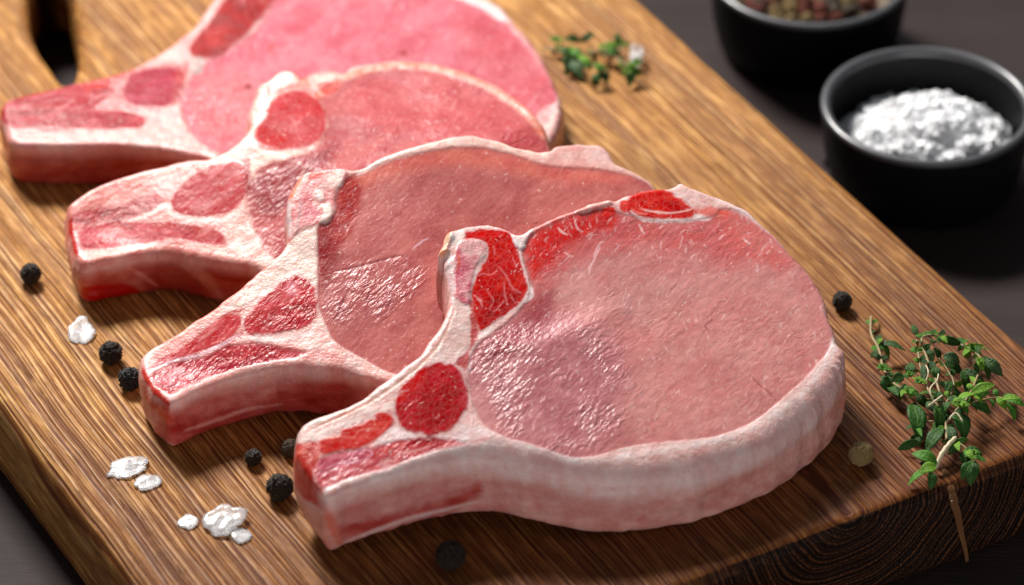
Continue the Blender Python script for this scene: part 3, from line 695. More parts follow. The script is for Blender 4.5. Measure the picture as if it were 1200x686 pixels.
def top_C(p):
    p.fill([(168, 430), (200, 404), (250, 374), (288, 362), (286, 392), (330, 402), (352, 414), (300, 428), (236, 448), (198, 464), (176, 450)], (208, 100, 98), (234, 172, 164), ns=2.4, ang=22, stretch=3, soft=5, warp=6, a=0.7)
    p.line([(186, 410), (225, 384), (260, 357), (295, 330), (318, 308)], 7, (224, 128, 116), (232, 176, 160), soft=2.5, a=0.9)
    p.line([(300, 335), (318, 315), (335, 290), (345, 270)], 2.5, (222, 150, 132), soft=1.5, a=0.8)
    p.fill([(338, 284), (350, 272), (372, 264), (373, 330), (355, 322), (338, 324), (318, 334), (296, 352), (272, 368), (262, 368), (290, 340), (316, 312)], (236, 220, 208), (230, 208, 196), soft=2)
    p.fill([(170, 434), (182, 424), (205, 412), (228, 397), (248, 380), (262, 372), (280, 368), (283, 378), (276, 390), (262, 401), (240, 410), (212, 419), (190, 428)], (182, 40, 46), (200, 80, 82), ns=2, ang=30, stretch=2, soft=2, wr=0.5)
    p.line([(255, 376), (268, 368), (286, 362)], 5, (186, 36, 40), soft=1.5)
    p.line([(232, 400), (246, 390), (256, 380)], 4, (238, 170, 164), soft=2, a=0.6)
    p.fill([(285, 380), (290, 368), (304, 354), (320, 338), (336, 327), (352, 325), (366, 336), (372, 352), (371, 368), (360, 382), (346, 387), (325, 390), (306, 393), (292, 391)], (170, 22, 34), (196, 62, 70), ns=1.8, ang=40, stretch=1.5, soft=2.4, warp=3.6, h=0.1, wr=0.8)
    p.fill([(306, 372), (330, 356), (360, 352), (366, 370), (340, 384), (310, 386)], (140, 8, 22), (176, 34, 44), ns=1.4, soft=8, a=0.7)
    p.fill([(338, 332), (350, 330), (346, 345), (338, 346)], (226, 150, 156), soft=3, a=0.7)
    p.fill([(170, 446), (182, 436), (205, 426), (235, 419), (262, 408), (290, 402), (318, 405), (345, 410), (360, 413), (346, 419), (322, 422), (298, 426), (270, 434), (240, 443), (214, 453), (200, 462), (190, 456), (178, 450)], (176, 42, 58), (200, 92, 102), ns=1.5, ang=12, stretch=3, soft=1.8, h=-0.3, wr=0.9)
    p.fill([(255, 412), (290, 404), (325, 407), (345, 412), (310, 418), (275, 424), (250, 426)], (168, 26, 38), (196, 66, 70), ns=1.5, ang=8, stretch=3, soft=4, a=0.85)
    CM = [(176, 446), (205, 427), (262, 409), (318, 405), (350, 412), (298, 425), (240, 442), (200, 460)]
    marble(p, CM, 10, 5, 18, (10, 30), [(224, 150, 150)], 0.8, 1.6, (0.3, 0.6)); marble(p, CM, 26, 6, 18, (8, 28), [(156, 22, 34), (178, 40, 46), (140, 16, 30)], 1.0, 3.0)
    marble(p, [(172, 432), (228, 397), (262, 372), (280, 374), (262, 400), (212, 418)], 14, 7, 32, (8, 24), [(170, 24, 30), (222, 130, 126)], 1.0, 3.0)
    marble(p, [(180, 412), (260, 356), (318, 306), (340, 290), (330, 315), (270, 362), (200, 404)], 16, 8, 40, (14, 40), [(216, 112, 104), (246, 228, 218), (226, 146, 132)], 0.9, 2.6, (0.35, 0.8))
    p.line([(174, 436), (200, 424), (230, 417), (252, 408), (272, 398), (282, 392)], 3.5, (228, 196, 206), soft=1.6)
    p.line([(284, 396), (310, 398), (340, 397), (372, 390)], 6, (244, 234, 230), soft=2)
    p.line([(300, 403), (330, 402), (352, 396), (375, 400)], 1.6, (204, 140, 136), soft=1)
    p.fill([(350, 414), (372, 410), (392, 414), (400, 422), (372, 422), (350, 420)], (216, 146, 142), soft=4, a=0.8)
    p.fill([(164, 426), (172, 436), (180, 450), (192, 464), (198, 474), (188, 470), (172, 452)], (194, 64, 54), soft=2)
    eye = [(373, 300), (373, 266), (386, 259), (394, 246), (393, 232), (401, 216), (413, 205), (430, 198), (450, 190), (475, 182), (505, 176), (535, 172), (565, 173), (595, 179), (620, 188), (650, 195), (690, 197), (722, 201), (745, 208), (764, 219), (772, 240), (776, 290), (762, 350), (730, 400), (680, 440), (620, 460), (560, 456), (500, 446), (455, 436), (425, 420), (400, 406), (388, 394), (380, 376), (373, 352)]
    p.fill(eye, (192, 122, 114), (178, 104, 100), soft=1.2, warp=0.9, ns=5, ang=50, stretch=1.6, h=-0.25, wr=0.35)
    p.fill([(385, 325), (400, 312), (440, 306), (480, 302), (500, 320), (480, 350), (445, 375), (410, 385), (388, 375), (376, 345)], (172, 98, 98), (186, 112, 108), soft=9, ns=1.5, a=0.8, wr=1.1)
    p.fill([(400, 222), (420, 203), (470, 184), (530, 173), (600, 181), (640, 194), (700, 200), (740, 208), (700, 214), (640, 210), (580, 196), (520, 194), (460, 206), (420, 224), (405, 232)], (216, 126, 108), (206, 108, 96), soft=9, warp=2, ns=4, a=0.7)
    p.fill([(396, 222), (405, 206), (414, 206), (424, 220), (420, 245), (408, 275), (390, 300), (376, 320), (374, 268), (388, 258), (396, 244)], (166, 50, 44), (148, 40, 44), soft=6, warp=2, ns=2, wr=0.5, a=0.92)
    p.fill([(374, 262), (384, 262), (392, 290), (400, 300), (390, 325), (376, 335)], (128, 34, 40), soft=8, a=0.7)
    p.line([(390, 318), (415, 313), (438, 307), (455, 302), (470, 299), (482, 303)], 1.4, (128, 60, 62), soft=1.2, h=-0.25)
    p.line([(392, 375), (402, 355), (408, 340)], 2, (126, 60, 66), soft=1.5, h=-0.4, a=0.7)
    p.line([(484, 292), (492, 284), (503, 278)], 2.2, (226, 190, 196), soft=1); p.line([(405, 275), (411, 262), (422, 250)], 2, (214, 140, 136), soft=1)
    p.line([(535, 272), (560, 280), (600, 262), (640, 262)], 1.5, (140, 66, 66), soft=1.5, a=0.6)
    # knobbly chine end
    p.fill([(336, 232), (346, 214), (354, 202), (380, 197), (404, 199), (402, 212), (393, 226), (393, 246), (386, 258), (372, 264), (350, 272), (338, 284), (334, 262)], (232, 196, 190), (216, 140, 140), ns=2.4, ang=70, stretch=1.6, soft=2, h=0.35)
    p.line([(340, 236), (338, 256), (340, 278)], 7, (244, 232, 230), soft=2); p.line([(352, 232), (351, 256), (347, 276)], 3.5, (170, 140, 148), soft=1.5, a=0.7)
    p.fill([(362, 204), (376, 202), (378, 209), (364, 210)], (222, 64, 40), soft=1.5)
    p.fill([(338, 230), (344, 216), (352, 204), (356, 212), (350, 222), (342, 232)], (232, 130, 100), (238, 176, 150), soft=2)
    p.fill([(354, 232), (364, 226), (368, 240), (372, 252), (362, 262), (356, 250)], (206, 104, 118), soft=3, a=0.8)
    p.fill([(369, 226), (378, 226), (382, 234), (374, 238)], (246, 232, 224), soft=1.5, h=0.3); p.fill([(375, 244), (386, 240), (391, 250), (384, 261), (374, 262), (380, 252)], (242, 226, 216), soft=1.5, h=0.4)
    p.fill([(384, 206), (402, 200), (402, 212), (392, 222), (384, 214)], (240, 222, 212), soft=2)
    p.line([(420, 200), (460, 182), (500, 172), (540, 166), (575, 167), (610, 177), (640, 182)], 9, (246, 226, 214), soft=2.5, taper=False, a=0.9)
    rnd = random.Random(8)
    for _ in range(150):
        x, y = rnd.uniform(385, 740), rnd.uniform(188, 430); L = rnd.uniform(2.5, 10)
        p.line([(x, y), (x + L * 0.3, y - L * 0.5), (x + L * 0.45, y - L)], rnd.uniform(0.8, 1.8), (226, 168, 166), soft=0.9, warp=1.2, a=rnd.uniform(0.2, 0.75))
def wall_C(p):
    p.fill([(200, 478), (260, 462), (330, 446), (400, 446), (470, 462), (470, 520), (200, 520)], (182, 84, 78), (204, 128, 120), soft=7, ns=5)
    p.fill([(205, 488), (240, 486), (260, 478), (300, 474), (380, 462), (420, 468), (420, 490), (210, 510)], (160, 44, 42), (186, 90, 84), soft=7, ns=4, a=0.8)
    p.line([(216, 505), (250, 494), (290, 480), (330, 474)], 4, (216, 156, 150), soft=2)
    p.fill([(164, 440), (176, 452), (192, 470), (202, 480), (198, 500), (186, 486), (170, 466)], (176, 30, 24), (206, 90, 70), soft=3, ns=1.5)

def top_D(p):
    p.fill([(348, 524), (380, 512), (430, 494), (456, 482), (462, 500), (440, 520), (540, 516), (520, 530), (440, 556), (378, 578), (352, 545)], (214, 120, 114), (236, 180, 170), ns=2.4, ang=20, stretch=3, soft=5, warp=5, a=0.75)
    # bone shaft and pale band
    p.fill([(349, 512), (358, 500), (400, 482), (440, 462), (475, 440), (505, 414), (528, 372), (533, 345), (550, 352), (551, 385), (547, 408), (530, 422), (500, 430), (475, 448), (462, 472), (440, 486), (410, 498), (380, 510), (352, 522)], (238, 218, 210), (228, 200, 190), soft=2)
    p.line([(372, 500), (410, 483), (445, 464), (480, 438), (508, 412), (525, 384), (532, 360)], 3.2, (226, 168, 148), (238, 200, 180), soft=1.6, h=-0.2)
    p.line([(358, 506), (395, 489), (420, 480)], 2, (222, 150, 130), soft=1.4, a=0.8)
    p.line([(512, 392), (520, 378), (530, 352)], 5, (226, 150, 138), soft=2.5, a=0.8, brk=0.5)
    # marbled rib meat
    p.fill([(366, 548), (372, 540), (385, 533), (410, 528), (435, 525), (460, 518), (480, 515), (510, 513), (530, 515), (546, 519), (530, 524), (505, 530), (480, 537), (460, 548), (440, 553), (415, 559), (395, 567), (378, 575), (371, 562)], (190, 70, 80), (214, 128, 128), ns=1.3, ang=12, stretch=3, soft=1.6, h=-0.2, wr=0.9)
    p.fill([(370, 545), (385, 535), (410, 529), (432, 527), (436, 535), (418, 543), (395, 548), (378, 556)], (172, 58, 78), (206, 112, 124), ns=1.2, ang=15, stretch=2, soft=3, wr=1.0)
    p.fill([(430, 530), (450, 522), (470, 517), (500, 514), (526, 516), (520, 522), (495, 529), (470, 535), (462, 544), (448, 542), (438, 540)], (176, 36, 46), (204, 92, 90), ns=1.4, ang=12, stretch=2.5, soft=2, wr=0.8)
    p.line([(372, 556), (392, 544), (420, 540), (436, 532), (430, 527), (405, 530)], 2.2, (226, 160, 172), soft=1); p.line([(462, 545), (466, 532), (490, 527), (512, 519)], 2, (232, 176, 170), soft=1.1)
    p.line([(428, 549), (446, 540), (456, 533), (460, 525)], 2.4, (136, 24, 38), soft=1.2); p.line([(478, 517), (505, 516), (528, 515)], 1.8, (120, 16, 28), soft=1)
    p.line([(380, 566), (405, 552), (430, 548)], 1.8, (232, 172, 172), soft=1)
    p.fill([(445, 545), (456, 536), (462, 546), (458, 552)], (234, 186, 180), soft=3, a=0.7)
    RM = [(372, 552), (385, 535), (435, 525), (480, 515), (540, 518), (505, 530), (460, 548), (415, 559), (380, 574)]
    marble(p, RM, 12, 1, 14, (10, 32), [(226, 160, 160), (214, 130, 136)], 0.8, 1.6, (0.3, 0.7)); marble(p, RM, 26, 2, 14, (8, 30), [(156, 22, 34), (178, 40, 46), (140, 16, 30)], 1.0, 3.4)
    # lobes
    p.fill([(376, 532), (375, 516), (396, 513), (401, 504), (414, 501), (424, 498), (432, 492), (441, 492), (438, 486), (448, 484), (458, 487), (461, 494), (455, 503), (446, 511), (434, 518), (424, 524), (400, 528)], (192, 44, 40), (204, 76, 68), ns=1.6, soft=1.3, warp=1.5, h=0.12, wr=0.4)
    for q in ([(402, 512), (415, 513), (420, 505), (434, 503), (446, 503)], [(376, 516), (390, 512), (404, 513)], [(438, 492), (440, 500)]): p.line(q, 1.3, (230, 140, 124), soft=0.8)
    p.fill([(346, 522), (354, 519), (371, 519), (375, 530), (373, 542), (366, 550), (368, 562), (378, 578), (370, 574), (356, 556), (348, 540)], (184, 48, 42), (206, 88, 76), ns=1.4, soft=1.8, wr=0.4)
    p.line([(346, 531), (358, 530), (366, 532)], 1.4, (232, 160, 140), soft=0.8); p.line([(373, 520), (375, 534), (370, 546)], 1.6, (232, 150, 146), soft=0.8)
    # dark red oval
    p.fill([(463, 480), (464, 466), (470, 454), (484, 441), (498, 430), (514, 425), (530, 428), (541, 438), (547, 456), (547, 476), (541, 490), (530, 500), (514, 508), (505, 511), (494, 508), (480, 506), (470, 499), (465, 490)], (164, 16, 28), (184, 40, 48), ns=1.6, soft=2.0, warp=3.0, h=0.08, wr=0.7)
    p.fill([(464, 470), (472, 452), (488, 438), (500, 432), (496, 446), (482, 458), (470, 472)], (196, 40, 36), soft=4, a=0.8, wr=0.3)
    p.fill([(490, 470), (520, 455), (542, 462), (540, 486), (515, 502), (495, 498)], (138, 6, 18), (166, 22, 34), ns=1.1, soft=9, a=0.6)
    p.line([(500, 430), (518, 423), (536, 430), (546, 442)], 2.2, (236, 200, 194), soft=1.1); p.line([(549, 446), (551, 466), (549, 488), (540, 498)], 3, (236, 196, 190), soft=1.2)
    p.line([(545, 436), (548, 452), (547, 478)], 1.2, (180, 90, 90), soft=0.8)
    marble(p, [(466, 480), (470, 458), (500, 434), (535, 432), (545, 460), (540, 488), (505, 508), (475, 500)], 26, 3, 40, (3, 9), [(196, 60, 66), (206, 90, 92), (180, 30, 40)], 0.8, 1.8, (0.3, 0.7))
    marble(p, [(352, 512), (400, 486), (445, 464), (480, 440), (470, 470), (430, 492), (380, 512)], 14, 4, 27, (14, 40), [(226, 168, 156), (248, 238, 230), (232, 190, 178)], 0.8, 2.4, (0.3, 0.7))
    # white fat below the oval
    p.fill([(436, 522), (452, 508), (464, 500), (480, 508), (505, 513), (530, 505), (548, 492), (556, 488), (565, 500), (580, 509), (600, 516), (575, 518), (545, 519), (520, 514), (490, 512), (468, 514), (452, 520)], (242, 224, 220), (234, 206, 202), soft=1.6)
    p.line([(545, 522), (560, 517), (575, 514)], 3, (222, 150, 142), soft=2, a=0.7)
    # brown-red strip beside the shaft
    p.fill([(551, 352), (556, 358), (560, 380), (560, 394), (554, 408), (549, 424), (545, 432), (534, 427), (544, 414), (550, 404), (552, 385)], (172, 52, 52), (196, 96, 92), ns=1.5, ang=70, stretch=2, soft=1.5, wr=0.4)
    p.line([(532, 428), (541, 418), (549, 414)], 1.5, (130, 30, 40), soft=1)
    # eye of loin
    eye = [(613, 290), (622, 276), (640, 264), (665, 254), (690, 247), (718, 247), (738, 252), (757, 258), (790, 260), (818, 257), (838, 252), (846, 244), (868, 248), (888, 260), (907, 279), (924, 297), (940, 313), (952, 328), (961, 343), (965, 354), (961, 361), (970, 374), (976, 388), (975, 402), (969, 413), (960, 424), (945, 442), (930, 455), (905, 477), (880, 496), (850, 508), (828, 513), (800, 516), (760, 520), (730, 525), (702, 533), (680, 536), (660, 534), (640, 526), (620, 520), (600, 515), (580, 507), (568, 498), (559, 484), (553, 468), (550, 450), (549, 430), (554, 414), (562, 402), (575, 391), (592, 379), (606, 366), (618, 352), (622, 336), (619, 318), (613, 303)]
    p.fill(eye, (208, 150, 142), (198, 130, 124), soft=1.0, warp=0.8, ns=6, ang=50, stretch=1.5, h=-0.25, wr=0.5)
    p.fill([(560, 405), (600, 380), (660, 372), (735, 420), (715, 505), (650, 530), (600, 505), (565, 470), (552, 440)], (178, 110, 114), (194, 130, 130), soft=24, ns=2.5, a=0.85, wr=1.25)
    p.fill([(820, 330), (960, 340), (975, 400), (900, 470), (800, 505), (740, 500), (740, 400)], (216, 154, 144), (206, 136, 128), soft=26, ns=3, a=0.6, wr=0.5)
    p.fill([(613, 285), (640, 262), (690, 246), (740, 252), (790, 262), (838, 256), (860, 262), (880, 300), (850, 310), (800, 290), (740, 292), (700, 300), (660, 320), (632, 350), (620, 352), (623, 330)], (200, 78, 74), (194, 74, 76), soft=20, warp=8, ns=3, a=0.62)
    p.fill([(614, 286), (630, 270), (660, 255), (695, 246), (722, 250), (720, 266), (690, 276), (660, 292), (640, 312), (625, 325), (618, 310)], (206, 34, 30), (196, 44, 44), soft=9, warp=6, ns=2, a=0.85)
    p.fill([(846, 246), (875, 252), (905, 280), (930, 306), (915, 318), (880, 300), (852, 285), (838, 262)], (210, 100, 92), (204, 104, 98), soft=10, warp=5, ns=2, a=0.6)
    p.fill([(565, 405), (600, 378), (622, 352), (650, 340), (640, 380), (600, 410), (570, 425)], (148, 58, 66), soft=10, warp=3, a=0.75)
    # cap muscle (red) with web of fat
    p.fill([(543, 275), (565, 269), (590, 270), (602, 278), (609, 292), (613, 308), (619, 328), (619, 342), (611, 354), (598, 366), (582, 376), (570, 384), (562, 386), (557, 372), (554, 358), (553, 345), (556, 330), (562, 317), (570, 306), (573, 296), (569, 286), (556, 280)], (188, 28, 30), (200, 52, 46), ns=1.6, soft=1.6, warp=2.4, h=0.05, wr=0.35)
    p.fill([(562, 362), (580, 345), (605, 342), (612, 350), (596, 366), (572, 382), (564, 380)], (134, 10, 20), (166, 24, 30), ns=1.4, soft=6, a=0.8)
    for q, wd in (([(556, 326), (565, 322), (577, 322), (583, 316)], 1.4), ([(580, 312), (590, 318), (596, 330), (603, 340), (612, 344)], 1.6), ([(590, 330), (592, 345), (594, 356)], 1.6), ([(554, 345), (562, 352), (566, 360)], 2.4), ([(576, 366), (584, 362), (590, 352)], 1.3), ([(600, 300), (604, 312)], 1.0), ([(578, 288), (581, 300)], 1.0), ([(570, 340), (578, 352), (574, 362)], 1.2), ([(598, 345), (604, 356)], 1.2)):
        p.line(q, wd, (224, 140, 136), soft=0.8, warp=1.2, a=0.85)
    p.line([(609, 288), (611, 306), (617, 325), (620, 340), (612, 354), (598, 367), (582, 379), (566, 390)], 3.0, (238, 208, 200), soft=0.9, warp=1.0, taper=False)
    p.line([(620, 334), (623, 345), (615, 354)], 4.5, (244, 226, 220), soft=1); p.line([(560, 394), (568, 391), (580, 384)], 6, (242, 224, 216), soft=1.4)
    p.line([(552, 436), (550, 428), (556, 422)], 3, (236, 205, 200), soft=1)
    p.fill([(599, 275), (612, 274), (624, 268), (618, 278), (612, 292), (605, 288)], (246, 234, 228), soft=1.3, h=0.4)
    # chine end: crusted, pinkish spongy bone
    p.fill([(540, 283), (560, 281), (568, 288), (571, 296), (562, 308), (555, 322), (551, 342), (548, 356), (534, 350), (532, 330), (530, 310), (534, 296)], (228, 176, 174), (206, 110, 126), ns=1.7, ang=75, stretch=1.8, soft=1.6, h=0.3)
    p.fill([(541, 285), (564, 284), (568, 292), (560, 302), (544, 300)], (236, 200, 194), (228, 178, 176), soft=2, a=0.85)
    p.fill([(514, 298), (516, 286), (520, 272), (528, 268), (532, 276), (526, 290), (524, 302)], (232, 168, 128), (240, 206, 176), ns=1.2, soft=1.5, h=0.6)
    p.fill([(528, 276), (540, 270), (546, 276), (540, 284), (532, 288)], (248, 240, 232), soft=1.5)
    p.fill([(522, 304), (532, 302), (534, 330), (532, 352), (526, 340)], (242, 226, 220), (232, 200, 198), soft=2); p.line([(534, 296), (538, 306), (536, 318)], 3, (214, 92, 76), soft=1.6)
    p.line([(572, 290), (564, 304), (557, 320), (552, 340)], 2.6, (240, 216, 212), soft=1)
    p.line([(545, 280), (556, 276), (575, 274), (590, 275)], 8, (214, 42, 36), soft=2.5, warp=1.5)
    # top right cap
    p.fill([(732, 240), (740, 230), (756, 224), (778, 224), (796, 232), (812, 245), (816, 251), (806, 256), (785, 257), (760, 256), (742, 251), (734, 246)], (194, 34, 34), (208, 66, 56), ns=1.6, soft=1.6, h=0.12, wr=0.4)
    p.fill([(778, 236), (800, 240), (812, 250), (795, 254), (785, 246)], (168, 14, 20), soft=4, a=0.8)
    p.line([(738, 248), (750, 255), (760, 258), (785, 259), (812, 257), (835, 253), (850, 252)], 3.4, (246, 216, 208), soft=0.9, warp=1)
    p.line([(750, 244), (762, 248), (778, 250), (795, 249), (815, 245)], 2.2, (240, 190, 180), soft=0.9, warp=1.2); p.line([(740, 245), (748, 250), (760, 252)], 2.0, (230, 130, 120), soft=1)
    p.fill([(814, 250), (824, 251), (834, 255), (822, 258), (814, 255)], (248, 230, 224), soft=1)
    p.fill([(727, 238), (736, 236), (738, 245), (730, 247)], (220, 74, 66), soft=1.5); p.fill([(704, 246), (718, 242), (720, 250), (708, 252)], (214, 52, 46), soft=2)
    p.fill([(674, 246), (690, 239), (712, 233), (720, 236), (705, 243), (690, 248), (680, 250)], (240, 180, 168), (246, 214, 204), soft=1.2, h=0.5)
    p.fill([(816, 245), (838, 243), (854, 248), (850, 254), (832, 256), (816, 250)], (224, 96, 80), soft=3, a=0.7)
    # fine fat flecks and nerves
    for q, wd in (([(703, 288), (699, 298), (692, 312), (690, 322)], 2.2), ([(653, 266), (659, 272), (665, 275)], 2.4), ([(672, 252), (676, 266), (684, 271)], 1.6), ([(748, 262), (752, 268), (755, 273)], 2), ([(696, 300), (702, 286), (708, 282)], 1.6), ([(871, 279), (876, 284), (880, 285)], 2.4), ([(720, 295), (727, 285)], 1.3), ([(775, 280), (774, 292)], 1.2), ([(800, 275), (796, 290)], 1.2), ([(660, 295), (672, 300)], 1.4)):
        p.line(q, wd, (240, 196, 190), soft=0.8, warp=0.8)
    rnd = random.Random(12)
    for _ in range(520):
        x, y = rnd.uniform(600, 965), rnd.uniform(255, 510); L = rnd.uniform(1.5, 8); a_ = rnd.uniform(-0.6, 0.9)
        p.line([(x, y), (x + L * 0.5 * a_, y - L * 0.5), (x + L * a_ * 1.3, y - L)], rnd.uniform(0.7, 1.6), (244, 204, 196), soft=0.7, warp=1.0, a=rnd.uniform(0.2, 0.85))
    p.line([(836, 374), (826, 380), (832, 388)], 1.2, (150, 70, 74), soft=1); p.line([(880, 440), (892, 452), (904, 462), (910, 470)], 1.3, (160, 80, 80), soft=1, h=-0.3)
    # creamy rim along the front edge
    p.line([(382, 576), (415, 563), (460, 552), (490, 539), (520, 530), (560, 523), (600, 521), (640, 531), (680, 542), (740, 534), (800, 523), (850, 514), (900, 491), (945, 455), (972, 418), (978, 400)], 8, (248, 234, 228), soft=3.5, taper=False, a=0.75, h=0.1)
    p.line([(800, 214), (850, 234), (885, 254), (905, 272)], 10, (250, 240, 236), soft=4, a=0.8)
    p.line([(984, 408), (986, 425), (978, 450)], 3, (216, 180, 170), soft=1.5)
def wall_D(p):
    p.fill([(385, 598), (440, 580), (500, 566), (570, 560), (620, 570), (600, 600), (540, 612), (470, 625), (400, 640)], (206, 138, 130), (216, 164, 154), soft=10, ns=5)
    p.fill([(396, 618), (430, 610), (470, 600), (520, 585), (560, 566), (562, 580), (530, 598), (480, 612), (440, 624), (402, 630)], (166, 44, 42), (190, 92, 84), soft=6, warp=4, ns=4, a=0.85)
    p.line([(402, 636), (440, 622), (480, 608), (520, 598), (560, 588)], 5, (226, 192, 186), soft=2)
    p.line([(745, 612), (770, 594), (795, 575), (808, 552), (812, 538)], 6, (206, 116, 108), soft=4, warp=3, brk=0.4)
    p.line([(630, 570), (650, 585), (672, 600)], 3, (190, 120, 112), soft=3, h=0, a=0.7)
    p.fill([(640, 568), (740, 574), (780, 590), (720, 606), (640, 598)], (206, 150, 142), soft=12, a=0.7)
    p.fill([(344, 530), (352, 548), (368, 566), (378, 580), (386, 600), (376, 596), (356, 584), (344, 560)], (180, 36, 30), (200, 80, 66), soft=3, ns=1.4)
    p.fill([(378, 584), (388, 600), (402, 640), (392, 632), (380, 606)], (212, 130, 112), soft=2)

chopA = dict(seed=1, deep=0.22, gain=(0.86, 0.82, 0.84), t=0.015, cell=0.0006, fat=(240, 206, 200), fat2=(236, 184, 180), wallc=(226, 170, 158), wallc2=(212, 140, 128), top=top_A, wall=wall_A,
    label='rearmost pork chop, bright pink and blurred, cut off by the top edge',
    outline=[(1, 132), (4, 122), (14, 114), (50, 105), (90, 96), (140, 84), (182, 65), (210, 45), (233, 22), (252, -6), (272, -35), (310, -58), (380, -68), (460, -58), (520, -32), (562, -8), (588, 8), (606, 28), (626, 52), (641, 76), (651, 100), (658, 122), (658, 140), (648, 162), (620, 195), (530, 248), (420, 260), (340, 240), (290, 212), (255, 190), (220, 180), (180, 173), (140, 170), (90, 170), (45, 170), (14, 166), (6, 150)],
    parts=[('loin_eye', MUSCLE, [(212, 122), (222, 95), (240, 74), (262, 62), (292, 42), (312, 18), (322, -10), (340, -38), (400, -50), (470, -42), (520, -20), (556, 2), (588, 22), (608, 42), (628, 66), (643, 92), (652, 112), (650, 128), (635, 150), (600, 190), (520, 230), (420, 240), (330, 220), (270, 186), (240, 170), (222, 152)], None),
           ('cap_muscle', MUSCLE, [(222, 58), (230, 42), (245, 26), (262, 2), (280, -25), (325, -30), (320, 2), (302, 26), (283, 46), (262, 64), (240, 70), (226, 68)], 'deep red strip of cap muscle'),
           ('rib_meat', MUSCLE, [(6, 128), (30, 110), (60, 103), (110, 98), (135, 104), (120, 118), (112, 128), (150, 132), (170, 140), (160, 150), (110, 151), (60, 148), (12, 149)], None),
           ('side_muscle', MUSCLE, [(146, 102), (155, 87), (185, 80), (213, 84), (212, 100), (200, 122), (175, 124), (150, 120)], None)])
chopB = dict(seed=9, deep=0.25, gain=(1.0, 0.95, 0.94), t=0.015, cell=0.0005, fat=(238, 202, 194), fat2=(228, 166, 160), wallc=(226, 176, 166), wallc2=(212, 140, 130), top=top_B, wall=wall_B,
    label='second pork chop from the back, with white jagged bone tip and glossy mauve eye',
    outline=[(80, 254), (79, 244), (84, 236), (95, 227), (112, 218), (146, 204), (182, 195), (215, 187), (248, 183), (266, 174), (284, 160), (293, 146), (291, 130), (297, 112), (303, 98), (315, 92), (328, 82), (345, 83), (353, 90), (366, 84), (388, 81), (402, 84), (412, 77), (440, 72), (470, 69), (500, 72), (530, 78), (560, 88), (585, 100), (604, 113), (618, 124), (632, 138), (641, 154), (644, 172), (660, 215), (655, 270), (615, 325), (530, 352), (430, 358), (365, 345), (325, 328), (290, 311), (250, 306), (225, 300), (200, 295), (168, 296), (130, 303), (100, 308), (90, 302), (84, 285), (81, 268)],
    parts=[('loin_eye', MUSCLE, [(288, 240), (292, 222), (298, 208), (310, 196), (326, 190), (348, 184), (368, 176), (380, 160), (384, 142), (378, 122), (372, 108), (398, 96), (440, 84), (480, 80), (520, 86), (560, 100), (590, 115), (612, 130), (628, 148), (638, 166), (650, 205), (640, 260), (600, 310), (520, 335), (430, 338), (360, 325), (322, 304), (300, 275)], None),
           ('cap_muscle', MUSCLE, [(298, 160), (302, 142), (312, 126), (326, 112), (345, 106), (362, 110), (376, 122), (382, 142), (376, 162), (360, 172), (335, 176), (312, 176), (302, 170)], 'red oval muscle'),
           ('side_muscle', MUSCLE, [(202, 236), (212, 218), (232, 202), (255, 192), (278, 190), (290, 200), (290, 216), (284, 234), (270, 248), (240, 253), (215, 252), (204, 246)], None),
           ('rib_meat', MUSCLE, [(92, 272), (110, 266), (135, 260), (165, 262), (200, 262), (235, 266), (258, 272), (266, 285), (250, 287), (225, 283), (205, 279), (180, 283), (150, 288), (120, 291), (98, 290)], None),
           ('rib_bone', FAT, [(84, 248), (90, 236), (112, 222), (160, 204), (215, 192), (240, 190), (225, 206), (190, 220), (150, 234), (105, 244)], 'pale pink split rib bone')])
